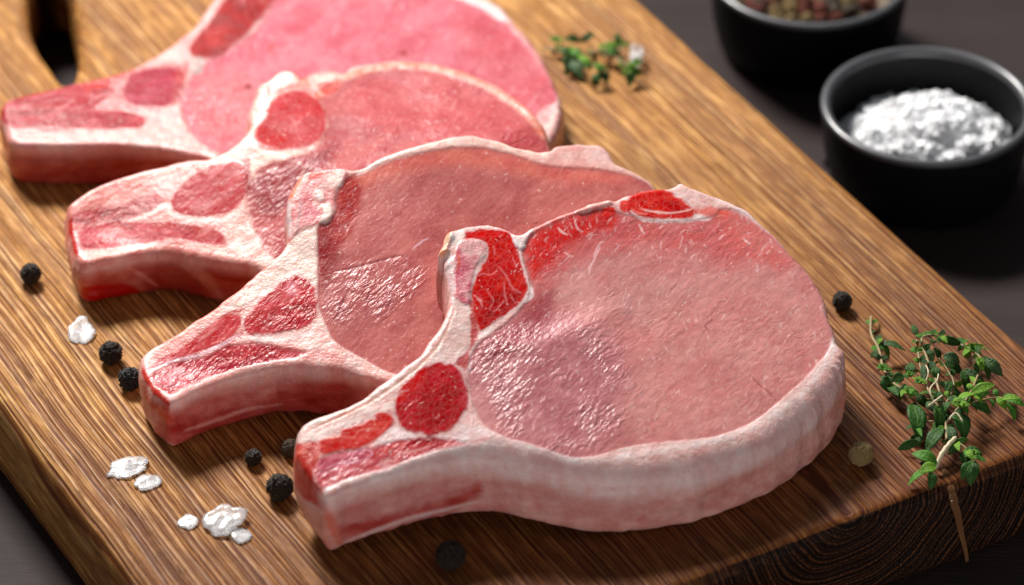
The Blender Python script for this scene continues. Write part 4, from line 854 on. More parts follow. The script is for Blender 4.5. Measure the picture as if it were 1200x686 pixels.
chopC = dict(seed=17, deep=0.12, gain=(1.04, 1.06, 1.12), t=0.0165, cell=0.0004, fat=(240, 212, 204), fat2=(230, 184, 176), wallc=(220, 170, 158), wallc2=(200, 130, 120), top=top_C, wall=wall_C,
    label='third pork chop from the back, with creamy bone shaft and knobbly pink bone head',
    outline=[(165, 426), (166, 416), (176, 407), (200, 393), (230, 373), (260, 352), (290, 328), (310, 310), (326, 296), (336, 282), (338, 265), (335, 247), (337, 230), (345, 216), (351, 204), (360, 199), (378, 196), (400, 195), (420, 196), (440, 185), (460, 176), (485, 168), (510, 163), (530, 158), (548, 156), (565, 158), (585, 163), (605, 171), (622, 174), (640, 175), (650, 169), (668, 167), (690, 167), (707, 170), (716, 180), (722, 190), (740, 198), (755, 207), (767, 217), (782, 245), (788, 290), (778, 350), (745, 405), (695, 448), (630, 472), (560, 470), (510, 462), (470, 452), (430, 442), (400, 434), (362, 430), (330, 431), (300, 436), (270, 444), (232, 456), (206, 469), (196, 470), (184, 462), (172, 448), (166, 436)],
    parts=[('loin_eye', MUSCLE, [(373, 300), (373, 266), (386, 259), (394, 246), (393, 232), (401, 216), (413, 205), (430, 198), (450, 190), (475, 182), (505, 176), (535, 172), (565, 173), (595, 179), (620, 188), (650, 195), (690, 197), (722, 201), (745, 208), (764, 219), (772, 240), (776, 290), (762, 350), (730, 400), (680, 440), (620, 460), (560, 456), (500, 446), (455, 436), (425, 420), (400, 406), (388, 394), (380, 376), (373, 352)], None),
           ('cap_muscle', MUSCLE, [(285, 380), (290, 368), (304, 354), (320, 338), (336, 327), (352, 325), (366, 336), (372, 352), (371, 368), (360, 382), (346, 387), (325, 390), (306, 393), (292, 391)], 'dark red oval muscle in white fat'),
           ('side_muscle', MUSCLE, [(170, 434), (182, 424), (205, 412), (228, 397), (248, 380), (262, 372), (280, 368), (283, 378), (276, 390), (262, 401), (240, 410), (212, 419), (190, 428)], None),
           ('rib_meat', MUSCLE, [(170, 446), (182, 436), (205, 426), (235, 419), (262, 408), (290, 402), (318, 405), (345, 410), (360, 413), (346, 419), (322, 422), (298, 426), (270, 434), (240, 443), (214, 453), (200, 462), (190, 456), (178, 450)], None),
           ('rib_bone', FAT, [(336, 232), (346, 214), (354, 202), (380, 197), (404, 199), (402, 212), (393, 226), (393, 246), (386, 258), (373, 264), (373, 330), (355, 322), (338, 324), (318, 334), (296, 352), (272, 368), (262, 368), (290, 340), (316, 312), (338, 284), (334, 262)], 'creamy rib bone with knobbly head')])
chopD = dict(seed=25, deep=0.0, gain=(1.02, 1.04, 1.12), t=0.0198, cell=0.00034, r=0.0044, fat=(240, 214, 206), fat2=(232, 194, 186), wallc=(226, 178, 166), wallc2=(212, 152, 140), top=top_D, wall=wall_D,
    label='frontmost pork chop, largest and sharpest, with a thick pale fat edge facing the viewer',
    outline=[(346, 522), (346, 510), (352, 499), (366, 490), (400, 477), (430, 462), (450, 445), (470, 431), (486, 419), (500, 402), (512, 385), (521, 368), (525, 352), (525, 330), (522, 312), (519, 303), (513, 298), (515, 290), (519, 284), (520, 275), (527, 268), (542, 265), (565, 261), (582, 263), (596, 268), (608, 272), (622, 265), (640, 256), (660, 249), (675, 244), (692, 237), (712, 232), (720, 233), (736, 227), (756, 221), (775, 220), (790, 216), (798, 213), (806, 217), (822, 223), (842, 230), (865, 239), (881, 250), (900, 267), (913, 280), (926, 295), (940, 310), (953, 326), (962, 341), (967, 354), (970, 370), (978, 388), (982, 402), (989, 409), (990, 420), (986, 440), (974, 460), (952, 481), (926, 501), (895, 519), (860, 533), (820, 546), (780, 554), (740, 559), (700, 558), (660, 552), (622, 542), (588, 535), (560, 534), (530, 538), (500, 545), (470, 553), (440, 562), (410, 573), (392, 580), (380, 581), (368, 566), (355, 548), (348, 535)],
    parts=[('loin_eye', MUSCLE, [(613, 290), (622, 276), (640, 264), (665, 254), (690, 247), (718, 247), (738, 252), (757, 258), (790, 260), (818, 257), (838, 252), (846, 244), (868, 248), (888, 260), (907, 279), (924, 297), (940, 313), (952, 328), (961, 343), (965, 354), (961, 361), (970, 374), (976, 388), (975, 402), (969, 413), (960, 424), (945, 442), (930, 455), (905, 477), (880, 496), (850, 508), (828, 513), (800, 516), (760, 520), (730, 525), (702, 533), (680, 536), (660, 534), (640, 526), (620, 520), (600, 515), (580, 507), (568, 498), (559, 484), (553, 468), (550, 450), (549, 430), (554, 414), (562, 402), (575, 391), (592, 379), (606, 366), (618, 352), (622, 336), (619, 318), (613, 303)], None),
           ('cap_muscle', MUSCLE, [(543, 275), (565, 269), (590, 270), (602, 278), (609, 292), (613, 308), (619, 328), (619, 342), (611, 354), (598, 366), (582, 376), (570, 384), (562, 386), (557, 372), (554, 358), (553, 345), (556, 330), (562, 317), (570, 306), (573, 296), (569, 286), (556, 280)], 'bright red muscle webbed with fine white fat'),
           ('oval_muscle', MUSCLE, [(463, 480), (464, 466), (470, 454), (484, 441), (498, 430), (514, 425), (530, 428), (541, 438), (547, 456), (547, 476), (541, 490), (530, 500), (514, 508), (505, 511), (494, 508), (480, 506), (470, 499), (465, 490)], 'dark red oval muscle with grainy surface'),
           ('side_muscle', MUSCLE, [(376, 532), (375, 516), (396, 513), (401, 504), (414, 501), (424, 498), (438, 486), (448, 484), (458, 487), (461, 494), (455, 503), (446, 511), (434, 518), (424, 524), (400, 528)], None),
           ('rib_meat', MUSCLE, [(366, 548), (372, 540), (385, 533), (410, 528), (435, 525), (460, 518), (480, 515), (510, 513), (530, 515), (546, 519), (530, 524), (505, 530), (480, 537), (460, 548), (440, 553), (415, 559), (395, 567), (378, 575), (371, 562)], None),
           ('edge_muscle', MUSCLE, [(732, 240), (740, 230), (756, 224), (778, 224), (796, 232), (812, 245), (816, 251), (806, 256), (785, 257), (760, 256), (742, 251), (734, 246)], 'small red muscle in the white fat of the far edge'),
           ('rib_bone', FAT, [(349, 512), (358, 500), (400, 482), (440, 462), (475, 440), (505, 414), (528, 372), (530, 340), (524, 304), (528, 276), (541, 284), (564, 284), (568, 292), (556, 318), (551, 345), (551, 385), (547, 408), (530, 422), (500, 430), (475, 448), (462, 472), (440, 486), (410, 498), (380, 510), (352, 522)], 'curved creamy rib bone with pink spongy head')])
for s_ in (chopA, chopB, chopC, chopD): chop(s_)

# ================================================================== BOWLS
def lathe(prof, n=96):
    V, F = [], []
    for (r_, z_) in prof:
        for k in range(n):
            a = 2 * math.pi * k / n; V.append((r_ * math.cos(a), r_ * math.sin(a), z_))
    m_ = len(prof)
    for i in range(m_ - 1):
        for k in range(n):
            F.append((i * n + k, i * n + (k + 1) % n, (i + 1) * n + (k + 1) % n, (i + 1) * n + k))
    return V, F
def make_bowl(cx, cy, hw, label, hgt=0.029):
    c = P3(cx, cy, hgt); R = (P3(cx + hw, cy, hgt) - c).length
    root = empty('spice_bowl', (c.x, c.y, 0)); tag(root, label, 'bowl', 'small black pinch bowls behind the board')
    w_ = 0.0026
    body = [(0.0001, 0.0004), (R * 0.80, 0.0004), (R * 0.86, 0.0012), (R * 0.90, 0.004), (R * 0.955, 0.012), (R * 0.985, 0.021), (R * 0.992, hgt - 0.0022)]
    inner = [(R - w_ - 0.0004, hgt - 0.0022), (R * 0.90, 0.018), (R * 0.84, 0.009), (R * 0.70, 0.0045), (0.0001, 0.0035)]
    V, F = lathe(body); link('bowl_body', mesh('bowl_body', V, F), BOWL, root)
    V, F = lathe(inner); link('bowl_inside', mesh('bowl_inside', V, F), BOWL, root)
    rim = [(R * 0.992, hgt - 0.0022), (R + 0.0003, hgt - 0.0014), (R + 0.0002, hgt - 0.0005), (R - 0.0008, hgt), (R - w_ + 0.0006, hgt - 0.0002), (R - w_ - 0.0001, hgt - 0.0010), (R - w_ - 0.0004, hgt - 0.0022)]
    V, F = lathe(rim); link('rim', mesh('rim', V, F), RIM, root)
    return root, R, c
b1, R1, c1 = make_bowl(1087, 121, 124, 'black bowl holding white coarse salt, right of the board')
b2, R2, c2 = make_bowl(949, -33, 117, 'black bowl of mixed peppercorns, cut off by the top edge of the photo')

# salt heap
V, F = [], []
rs = random.Random(21)
def crystal(x, y, z, s):
    i0 = len(V); M = Matrix.Rotation(rs.uniform(0, 6.28), 3, Vector((rs.uniform(-1, 1), rs.uniform(-1, 1), rs.uniform(-1, 1))).normalized())
    sx, sy, sz = s * rs.uniform(0.6, 1.2), s * rs.uniform(0.6, 1.2), s * rs.uniform(0.4, 1.0)
    for a in (-1, 1):
        for b in (-1, 1):
            for c in (-1, 1):
                v = M @ Vector((a * sx * rs.uniform(0.6, 1), b * sy * rs.uniform(0.6, 1), c * sz * rs.uniform(0.6, 1)))
                V.append((x + v.x, y + v.y, z + v.z))
    for f in ((0, 1, 3, 2), (4, 6, 7, 5), (0, 4, 5, 1), (2, 3, 7, 6), (0, 2, 6, 4), (1, 5, 7, 3)): F.append(tuple(i0 + k for k in f))
def heap(x, y, R):
    rr = math.hypot((x - 0.0015), (y + 0.002)) / (R * 0.80)
    return 0.0135 + 0.0125 * max(0, 1 - rr ** 1.7) + 0.0030 * mn.noise(Vector((x * 170, y * 170, 3))) + 0.0014 * mn.noise(Vector((x * 480, y * 480, 5)))
for _ in range(9000):
    a = rs.uniform(0, 6.283); q = R1 * 0.83 * math.sqrt(rs.random()); x, y = q * math.cos(a), q * math.sin(a)
    crystal(x, y, heap(x, y, R1) + rs.uniform(-0.0008, 0.0006), rs.uniform(0.0004, 0.0012))
for _ in range(500):
    a = rs.uniform(0, 6.283); q = R1 * 0.80 * math.sqrt(rs.random()); x, y = q * math.cos(a), q * math.sin(a)
    crystal(x, y, heap(x, y, R1) + 0.0005, rs.uniform(0.0012, 0.0019))
hv, hf = [], []
n = 40
for i in range(n + 1):
    for j in range(64):
        a = 6.2832 * j / 64; q = R1 * 0.845 * i / n; x, y = q * math.cos(a), q * math.sin(a); hv.append((x, y, heap(x, y, R1) - 0.0009))
for i in range(n):
    for j in range(64): hf.append((i * 64 + j, (i + 1) * 64 + j, (i + 1) * 64 + (j + 1) % 64, i * 64 + (j + 1) % 64))
k0 = len(V); V += hv; F += [tuple(k0 + k for k in f) for f in hf]
so = link('coarse_salt', mesh('coarse_salt', V, F, False), SALTG); so.location = (c1.x, c1.y, 0.0)
tag(so, 'loose white coarse salt heaped in the black bowl', 'salt', kind='stuff')

# ================================================================== PEPPERCORNS
def pepper_mesh(seed, wrinkle, hollow=False):
    import bmesh
    bm = bmesh.new(); bmesh.ops.create_icosphere(bm, subdivisions=5, radius=1.0)
    o = Vector((seed * 7.3, seed * 1.9, 0))
    for v in bm.verts:
        p = v.co.normalized()
        q = p + 0.35 * mn.noise_vector(p * 1.7 + o)
        rdg = 1 - abs(mn.noise(q * 3.1 + o)) * 2.4
        rdg2 = 1 - abs(mn.noise(q * 6.3 + o)) * 2.0
        v.co = p * (1 + 0.05 * mn.noise(p * 1.2 + o) + wrinkle * (0.20 * rdg + 0.10 * rdg2 - 0.17) + 0.01 * mn.noise(p * 14 + o))
    me = bpy.data.meshes.new('peppercorn'); bm.to_mesh(me); bm.free()
    me.polygons.foreach_set('use_smooth', [True] * len(me.polygons))
    return me
PM = [pepper_mesh(1, 1.0), pepper_mesh(2, 0.8), pepper_mesh(3, 1.15), pepper_mesh(4, 0.6)]
def peppercorn(px, py, rpx, mi, mat, label, zbase=ZB, group='peppercorns scattered on the board'):
    r_ = rpx / FPX * 1.15
    c = P3(px, py, zbase + r_ * 0.93)
    me = PM[mi]
    me2 = me.copy(); me2.materials.append(mat)
    o = link('peppercorn', me2); o.location = c; o.scale = (r_, r_ * 0.97, r_ * 0.95); o.rotation_euler = (rs.uniform(0, 6), rs.uniform(0, 6), rs.uniform(0, 6))
    tag(o, label, 'peppercorn', group)
    return o
peppercorn(36, 321, 12.5, 1, PEPB, 'black peppercorn alone near the left edge, beside the second chop bone')
peppercorn(130, 414, 13.5, 2, PEPB, 'wrinkled brownish black peppercorn behind its glossier twin left of the third chop')
peppercorn(152, 444, 13.2, 0, PEPBL, 'glossy blue black peppercorn touching the bone end of the third chop')
peppercorn(328, 571, 14.5, 2, PEPB, 'dark wrinkled peppercorn left of the front chop bone end')
peppercorn(297, 536, 9.5, 1, PEPB, 'small dark peppercorn half lost in shadow between the third and front chop bones')
peppercorn(341, 525, 10.5, 3, PEPG, 'grey brown peppercorn tucked against the front chop bone end')
peppercorn(528, 651, 16.0, 2, PEPB, 'dark peppercorn in the shadow under the front chop, near the bottom edge')
peppercorn(987, 353, 11.8, 1, PEPB, 'round black peppercorn right of the front chop, behind the thyme')
peppercorn(1009, 532, 13.8, 3, PEPW, 'smooth tan peppercorn between the front chop and the thyme')
peppercorn(970, 188, 6.5, 1, PEPB, 'small black peppercorn on the table against the salt bowl', 0.0, 'peppercorns off the board')
# one red peppercorn on the salt
pz = 0.0245; o_ = peppercorn(1067, 137, 5.6, 1, PEPR, 'tiny red brown peppercorn resting on the white salt', 0.0225, 'peppercorns off the board')
# mixed peppercorns in the rear bowl
mats = [PEPR, PEPG, PEPB, PEPR, PEPW]
base_m = {}
for i, m_ in enumerate(mats):
    k = base_m.setdefault(m_.name, None)
    if k is None:
        mm = PM[i % 4].copy(); mm.materials.clear(); mm.materials.append(m_); base_m[m_.name] = mm
cnt = 0
for lay, zz in enumerate((0.0165, 0.0205)):
    q = -R2 * 0.72
    while q < R2 * 0.72:
        q2 = -R2 * 0.72
        while q2 < R2 * 0.72:
            x = q + rs.uniform(-0.0006, 0.0006) + lay * 0.0025; y = q2 + rs.uniform(-0.0006, 0.0006) + lay * 0.0024
            if project(np.array([[c2.x + x, c2.y + y, zz]]))[0, 1] > -4 and math.hypot(x, y) < R2 * 0.76 and not (lay == 1 and math.hypot(x, y) > R2 * 0.62):
                o = link('peppercorn', base_m[rs.choice(mats).name]); rr = rs.uniform(0.0021, 0.0026)
                o.location = (c2.x + x, c2.y + y, zz + rs.uniform(-0.0006, 0.0006)); o.scale = (rr,) * 3; o.rotation_euler = (rs.uniform(0, 6), rs.uniform(0, 6), 0)
                nm_ = o.data.materials[0].name; tag(o, {'red': 'red brown peppercorn among the mixed ones filling the rear black bowl', 'bro': 'grey brown peppercorn among the mixed ones filling the rear black bowl', 'bla': 'black peppercorn among the mixed ones filling the rear black bowl', 'tan': 'pale tan peppercorn among the mixed ones filling the rear black bowl'}[nm_[:3]], 'peppercorn', 'mixed peppercorns in the rear bowl'); cnt += 1
            q2 += 0.0049
        q += 0.0049
# bed below them so the bowl is filled
V, F = lathe([(0.0001, 0.0150), (R2 * 0.5, 0.0148), (R2 * 0.88, 0.0140)], 48)
o = link('spice_bed', mesh('spice_bed', V, F), PEPG); o.location = (c2.x, c2.y, 0); tag(o, 'ground spice and pepper dust filling the rear bowl', 'spice', kind='stuff')

# ================================================================== SALT FLAKES
def flake(cx, cy, rx, ry, ang, label, seed, tilt=(0, 0), thick=0.0006, z=ZB):
    n_, m_ = 56, 9; a0 = math.radians(ang); V, F = [], []
    c = P3(cx, cy, z + thick * 0.5)
    def P2(t, s):
        rr = 1 + 0.30 * mn.noise(Vector((math.cos(t) * 1.3, math.sin(t) * 1.3, seed * 3.1))) + 0.26 * abs(mn.noise(Vector((math.cos(t) * 2.6, math.sin(t) * 2.6, seed * 5.7)))) - 0.05
        x = rx * rr * s * math.cos(t); y = ry * rr * s * math.sin(t)
        return cx + x * math.cos(a0) + y * math.sin(a0), cy - x * math.sin(a0) + y * math.cos(a0)
    for side in (1, -1):
        for j in range(m_ + 1):
            s = j / m_
            for i in range(n_):
                t = 2 * math.pi * i / n_; x, y = P2(t, s); w3 = P3(x, y, z + thick * 0.5) - c
                hh = thick * 0.5 * (1 - s ** 10 * 0.75) * (1 + 0.6 * mn.noise(Vector((w3.x * 420, w3.y * 420, seed)))) if s < 1 else thick * 0.12
                zc = w3.x * tilt[0] + w3.y * tilt[1]
                V.append((w3.x, w3.y, side * hh + zc + 0.0005 * mn.noise(Vector((w3.x * 200, w3.y * 200, seed + 9)))))
    for sd in (0, 1):
        b = sd * (m_ + 1) * n_
        for j in range(m_):
            for i in range(n_):
                f = (b + j * n_ + i, b + (j + 1) * n_ + i, b + (j + 1) * n_ + (i + 1) % n_, b + j * n_ + (i + 1) % n_)
                F.append(f if sd == 1 else f[::-1])
    b1_, b2_ = m_ * n_, (2 * m_ + 1) * n_
    for i in range(n_): F.append((b1_ + i, b1_ + (i + 1) % n_, b2_ + (i + 1) % n_, b2_ + i))
    o = link('salt_flake', mesh('salt_flake', V, F), SALT)
    lowest = min(v[2] for v in V); o.location = (c.x, c.y, z - lowest + 0.0001)
    tag(o, label, 'salt flake', 'salt flakes on the board')
    return o
flake(95, 391, 16.5, 13.0, 15, 'round milky salt flake left of the third chop, uppermost of the flakes', 1, (0.0, 0.12))
flake(150, 549, 26, 10.5, 16, 'long white salt flake, largest of the lower left pair', 2)
flake(173, 566, 15.5, 9.0, 8, 'oval salt flake just below the long one', 3)
flake(221, 612, 11.0, 8.6, 5, 'smallest round salt flake near the bottom edge', 4)
flake(263, 612, 25.0, 14.5, 14, 'broad cracked salt flake, right of the smallest one', 5, (0.05, 0.15), 0.0014)
flake(281, 627, 14.0, 8.0, -18, 'small greyish salt flake poking out from under the broad one', 6)
flake(746, 66, 9.5, 8.5, 0, 'white salt lump beside the blurred rear thyme', 7, (0, 0), 0.0045)

# ================================================================== THYME
def leaf_mesh(mat):
    nx, ny = 14, 6; V, F = [], []
    for side in (0, 1):
        for i in range(nx + 1):
            t = i / nx; hw = 0.5 * (math.sin(math.pi * min(1, t * 0.97 + 0.03)) ** 0.75) * (1.08 - 0.30 * t)
            for j in range(ny + 1):
                s = j / ny * 2 - 1
                zc = 0.16 * math.sin(math.pi * t) + 0.20 * abs(s) ** 1.4 * hw - 0.12 * t * t
                V.append((t, s * hw, zc + (0.05 * (1 - abs(s)) * math.sin(math.pi * t) if side == 0 else 0) - (0 if side == 0 else 0.02)))
    st_ = (nx + 1) * (ny + 1)
    for side in (0, 1):
        for i in range(nx):
            for j in range(ny):
                a = side * st_ + i * (ny + 1) + j; f = (a, a + ny + 1, a + ny + 2, a + 1); F.append(f if side == 0 else f[::-1])
    for i in range(nx):
        for j in (0, ny):
            a = i * (ny + 1) + j; b = a + ny + 1; F.append((a, b, b + st_, a + st_) if j == ny else (b, a, a + st_, b + st_))
    me = mesh('leaf', V, F); me.materials.append(mat); return me
LM = [leaf_mesh(m_) for m_ in LEAF]
def add_leaf(root, b, t, wd, tone, roll=0.0):
    d = t - b; L = d.length; x = d.normalized(); up = Vector((0, -0.25, 1)).normalized()
    y = up.cross(x).normalized(); z = x.cross(y)
    M = Matrix((x, y, z)).transposed() @ Matrix.Rotation(roll, 3, 'X')
    o = link('leaf', LM[tone], None, root)
    o.matrix_local = Matrix.Translation(b - root.location) @ M.to_4x4() @ Matrix.Diagonal((L, wd, min(L, wd * 1.4), 1))
    return o
def tube(pts, radii, name, mat, root):
    V, F = [], []; n_ = 7
    q = smooth_poly([tuple(p) for p in pts], 5, False) if len(pts) > 2 else np.array([tuple(p) for p in pts])
    m_ = len(q)
    for i, p in enumerate(q):
        t = i / (m_ - 1); r_ = radii[0] * (1 - t) + radii[1] * t
        d = Vector(q[min(i + 1, m_ - 1)] - q[max(i - 1, 0)]).normalized(); u_ = d.cross(Vector((0, 0, 1))); u_ = u_.normalized() if u_.length > 1e-5 else Vector((1, 0, 0)); w2 = d.cross(u_)
        for k in range(n_):
            a = 2 * math.pi * k / n_; v = Vector(p) + (u_ * math.cos(a) + w2 * math.sin(a)) * r_ * (1 + 0.15 * math.sin(i * 2.1 + k)); V.append(v - root.location)
    for i in range(m_ - 1):
        for k in range(n_): F.append((i * n_ + k, i * n_ + (k + 1) % n_, (i + 1) * n_ + (k + 1) % n_, (i + 1) * n_ + k))
    V.append(Vector(q[0]) - root.location); V.append(Vector(q[-1]) - root.location)
    for k in range(n_): F.append((len(V) - 2, (k + 1) % n_, k)); F.append((len(V) - 1, (m_ - 1) * n_ + k, (m_ - 1) * n_ + (k + 1) % n_))
    return link(name, mesh(name, [tuple(v) for v in V], F), mat, root)
MM = 0.001
def sprig(loc, label, stems, leaves, rosettes, seed):
    r_ = random.Random(seed); c = P3(*loc); root = empty('thyme_sprig', (c.x, c.y, ZB)); tag(root, label, 'thyme', 'thyme sprigs on the board')
    for (pts, w0, w1, pale) in stems:
        tube([P3(a, b, ZB + h * MM) for a, b, h in pts], (w0 * MM, w1 * MM), 'stem', STEMW if pale else STEM, root)
    for (bx, by, tx, ty, wpx, tone, h0, h1) in leaves:
        b = P3(bx, by, ZB + h0 * MM); t = P3(tx, ty, ZB + max(0.8, h1) * MM)
        add_leaf(root, b, t, wpx / FPX * 1.15 * 1.3, tone, r_.uniform(-0.55, 0.55))
    for (pts, w0, w1, pale) in stems:
        if pale: continue
        q = smooth_poly(pts, 6, False)
        for i in range(3, len(q) - 1, 3 if len(pts) > 3 else 4):
            b = P3(q[i][0], q[i][1], ZB + q[i][2] * MM); tg = q[i + 1][:2] - q[i - 1][:2]; tg = tg / (np.linalg.norm(tg) + 1e-9); nr = np.array([-tg[1], tg[0]])
            for sd in (-1, 1):
                if r_.random() < 0.22: continue
                L = r_.uniform(7, 13); e = q[i][:2] + (nr * sd * r_.uniform(0.6, 1.0) + tg * r_.uniform(0.2, 0.9)) * L
                add_leaf(root, b, P3(e[0], e[1], ZB + max(0.8, q[i][2] + r_.uniform(-3, 2.5)) * MM), r_.uniform(4.5, 7.5) / FPX * 1.3, r_.choice([0, 0, 1, 1, 3, 2]), r_.uniform(-0.7, 0.7))
    for (cx, cy, rad, h, n_, tone) in rosettes:
        c_ = P3(cx, cy, ZB + h * MM); R_ = rad / FPX * 1.15
        for k in range(n_):
            a = 2 * math.pi * k / n_ * 1.618 + r_.uniform(-0.3, 0.3); el = 0.25 + 1.0 * (k / n_)
            L = R_ * (1.05 - 0.45 * k / n_)
            d = Vector((math.cos(a) * math.cos(el), math.sin(a) * math.cos(el), math.sin(el))) * L
            t = c_ + d; t.z = max(t.z, ZB + 0.0006)
            add_leaf(root, c_, t, L * r_.uniform(0.6, 0.85), tone if r_.random() < 0.72 else (2 if tone == 1 else 1), r_.uniform(-0.5, 0.5))
    return root
st_front = [
    ([(1096, 548, 2), (1104, 532, 4), (1112, 521, 5), (1120, 513, 5)], 0.75, 0.6, True),
    ([(1110, 530, 3), (1109, 505, 4), (1106, 478, 5), (1098, 450, 6), (1088, 425, 7), (1080, 398, 8), (1092, 393, 8), (1106, 396, 7)], 0.55, 0.3, False),
    ([(1112, 520, 3), (1103, 484, 4), (1090, 462, 5), (1080, 436, 6), (1076, 414, 7), (1074, 396, 7)], 0.5, 0.3, False),
    ([(1108, 498, 4), (1120, 482, 6), (1134, 466, 8), (1142, 450, 7), (1150, 424, 6), (1138, 410, 5), (1120, 402, 4)], 0.45, 0.25, False),
    ([(1106, 478, 4), (1118, 452, 5), (1108, 430, 6), (1100, 420, 7)], 0.35, 0.2, False),
    ([(1090, 470, 3), (1072, 462, 4), (1050, 452, 4), (1036, 434, 4), (1030, 410, 3), (1021, 392, 2), (1021, 371, 3)], 0.45, 0.45, False),
    ([(1126, 476, 7), (1148, 470, 6), (1168, 466, 5), (1186, 469, 5)], 0.35, 0.25, False),
    ([(1110, 500, 3), (1088, 494, 3), (1074, 500, 3), (1076, 518, 2)], 0.4, 0.25, False),
    ([(1114, 514, 4), (1130, 524, 4), (1140, 538, 3)], 0.4, 0.25, False),
    ([(1088, 476, 7), (1096, 470, 9), (1104, 464, 8)], 0.3, 0.3, True),
    ([(1112, 492, 8), (1120, 484, 9), (1128, 494, 8)], 0.28, 0.25, True),
    ([(1084, 450, 6), (1088, 436, 8), (1082, 424, 8)], 0.26, 0.2, True),
    ([(1094, 470, 7), (1090, 456, 9), (1098, 446, 8), (1100, 436, 7)], 0.26, 0.2, True)]
lv_front = [
    (1031, 403, 1062, 410, 10, 3, 5, 3), (1031, 403, 1043, 420, 8, 1, 5, 2), (1030, 413, 1019, 419, 6, 0, 3, 1), (1029, 404, 1034, 396, 5, 2, 5, 6), (1076, 394, 1068, 380, 6, 0, 8, 9),
    (1077, 393, 1107, 392, 6, 1, 8, 7), (1098, 397, 1129, 404, 9, 0, 7, 4), (1104, 394, 1110, 402, 5, 2, 8, 8), (1130, 406, 1155, 405, 4.5, 2, 6, 4), (1130, 407, 1164, 410, 3.5, 1, 5, 2),
    (1132, 407, 1134, 421, 8, 2, 6, 3), (1136, 409, 1153, 418, 8, 1, 6, 3), (1128, 403, 1136, 398, 4, 1, 5, 6), (1149, 420, 1143, 440, 10, 0, 7, 3), (1150, 420, 1160, 445, 9, 0, 7, 3), (1156, 420, 1175, 441, 11, 3, 7, 4),
    (1148, 420, 1152, 434, 7, 2, 8, 7), (1105, 418, 1126, 425, 12, 3, 8, 6), (1110, 424, 1128, 438, 9, 0, 6, 3), (1100, 425, 1114, 436, 6, 0, 5, 2), (1127, 435, 1134, 461, 9, 0, 6, 2), (1129, 433, 1156, 453, 9, 3, 6, 3),
    (1138, 461, 1166, 450, 10, 2, 9, 10), (1138, 462, 1160, 460, 9, 1, 8, 7), (1141, 462, 1120, 471, 9, 2, 9, 9), (1141, 464, 1152, 474, 9, 2, 9, 7), (1136, 464, 1128, 478, 8, 1, 8, 6), (1168, 466, 1180, 480, 8, 2, 6, 4),
    (1178, 468, 1202, 475, 9, 1, 6, 5), (1180, 472, 1190, 494, 9, 1, 6, 2), (1174, 468, 1196, 466, 7, 2, 7, 8), (1170, 464, 1164, 456, 6, 1, 6, 7), (1038, 440, 1043, 461, 13, 0, 5, 1), (1046, 446, 1060, 440, 10, 0, 6, 6),
    (1052, 464, 1040, 452, 9, 0, 4, 3), (1067, 442, 1068, 424, 10, 0, 5, 7), (1064, 444, 1052, 440, 8, 0, 5, 4), (1082, 446, 1082, 426, 7, 3, 6, 7), (1062, 450, 1054, 470, 8, 0, 5, 2), (1075, 462, 1086, 478, 9, 0, 5, 2),
    (1095, 430, 1098, 446, 9, 0, 8, 6), (1100, 448, 1129, 467, 9, 0, 5, 2), (1088, 432, 1096, 424, 8, 3, 7, 8), (1086, 410, 1094, 424, 8, 3, 7, 5), (1094, 408, 1102, 424, 8, 0, 7, 4), (1069, 474, 1077, 513, 18, 0, 5, 3),
    (1078, 512, 1076, 524, 7, 0, 3, 1), (1075, 517, 1052, 527, 9, 0, 3, 1), (1098, 476, 1100, 504, 15, 0, 6, 4), (1104, 502, 1085, 529, 13, 0, 6, 4), (1119, 484, 1132, 514, 17, 0, 7, 4), (1112, 500, 1120, 524, 10, 3, 5, 3),
    (1098, 544, 1069, 530, 13, 1, 4, 6), (1097, 547, 1077, 553, 11, 2, 5, 5), (1094, 550, 1063, 567, 11, 1, 4, 1.5), (1091, 553, 1091, 574, 10, 0, 4, 1), (1088, 548, 1078, 541, 8, 0, 4, 4), (1120, 471, 1136, 486, 11, 1, 9, 6),
    (1140, 474, 1162, 484, 11, 0, 7, 4), (1132, 526, 1153, 536, 9, 0, 5, 3), (1138, 536, 1157, 541, 6, 1, 5, 4), (1134, 528, 1129, 546, 10, 0, 4, 2), (1138, 543, 1127, 561, 12, 0, 4, 2), (1140, 540, 1137, 568, 14, 0, 4, 1), (1134, 528, 1140, 538, 7, 2, 7, 7),
    (1120, 514, 1112, 533, 12, 0, 4, 2), (1106, 484, 1114, 470, 9, 0, 6, 8), (1094, 482, 1086, 470, 8, 3, 6, 7), (1108, 458, 1116, 446, 7, 0, 6, 6), (1104, 470, 1094, 458, 8, 0, 6, 7), (1110, 466, 1124, 478, 9, 3, 6, 4)]
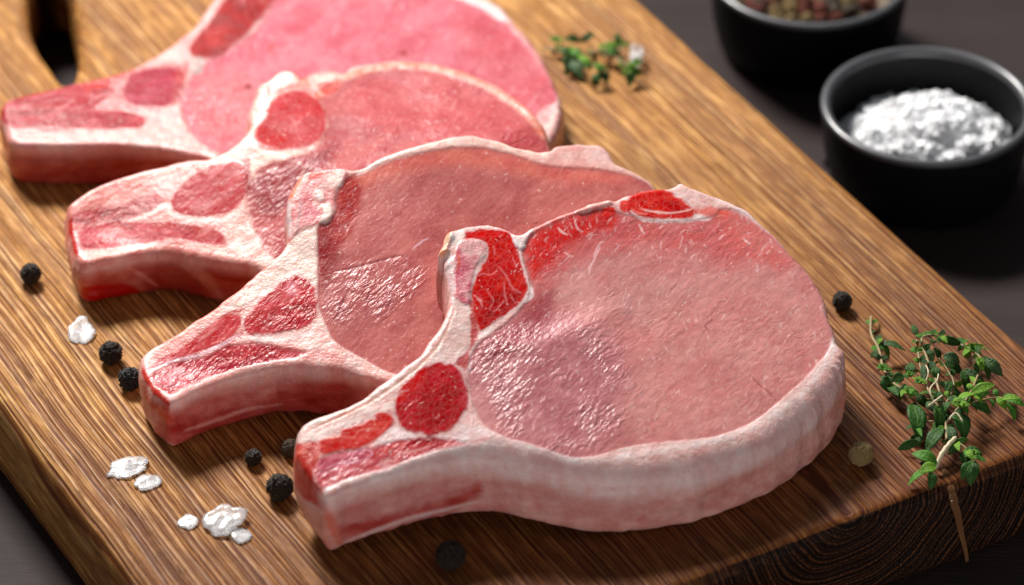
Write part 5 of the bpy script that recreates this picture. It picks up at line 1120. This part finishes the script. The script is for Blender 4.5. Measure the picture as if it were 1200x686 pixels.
ro_front = [(1035, 434, 10, 5, 9, 1), (1064, 462, 12, 6, 10, 1), (1076, 449, 10, 8, 8, 2), (1124, 476, 12, 9, 10, 2), (1148, 424, 7, 8, 6, 2), (1092, 402, 6, 8, 5, 3), (1142, 532, 7, 6, 6, 2), (1096, 470, 8, 6, 6, 0), (1066, 440, 7, 7, 6, 1), (1072, 478, 8, 4, 6, 0)]
sprig((1100, 480), 'fresh green thyme sprig at the right front corner of the board, in focus', st_front, lv_front, ro_front, 4)
st_back = [([(636, 56, 2), (662, 62, 3), (690, 62, 3), (712, 58, 4), (728, 52, 4)], 0.5, 0.3, False), ([(664, 62, 3), (684, 70, 4), (704, 84, 4)], 0.4, 0.3, False), ([(696, 60, 3), (722, 70, 3), (742, 80, 4)], 0.4, 0.3, False), ([(668, 60, 3), (668, 78, 2)], 0.4, 0.3, False)]
lv_back = [(662, 46, 682, 48, 10, 0, 6, 4), (680, 50, 697, 38, 8, 0, 4, 6), (668, 58, 684, 72, 10, 1, 5, 4), (678, 66, 694, 82, 11, 2, 6, 4), (664, 64, 664, 88, 14, 0, 3, 2), (670, 68, 682, 92, 15, 3, 3, 1.5), (654, 58, 672, 66, 10, 0, 5, 4),
    (706, 55, 726, 53, 8, 2, 5, 5), (714, 58, 728, 67, 9, 0, 4, 3), (724, 52, 722, 38, 8, 0, 5, 7), (724, 52, 740, 55, 9, 1, 5, 4), (708, 58, 722, 66, 8, 0, 4, 2), (702, 86, 698, 72, 9, 1, 5, 5), (704, 84, 712, 98, 11, 0, 4, 2), (700, 86, 698, 102, 10, 0, 4, 1.5),
    (744, 78, 750, 68, 8, 1, 5, 7), (744, 78, 728, 88, 9, 2, 5, 4), (742, 80, 737, 102, 11, 0, 4, 1.5), (742, 80, 750, 90, 9, 1, 5, 3)]
ro_back = [(652, 50, 12, 4, 10, 1), (703, 82, 9, 5, 8, 1), (742, 78, 10, 5, 9, 2), (726, 50, 8, 5, 7, 1)]
sprig((695, 62), 'blurred small thyme sprig at the back of the board beside the white salt lump', st_back, lv_back, ro_back, 6)
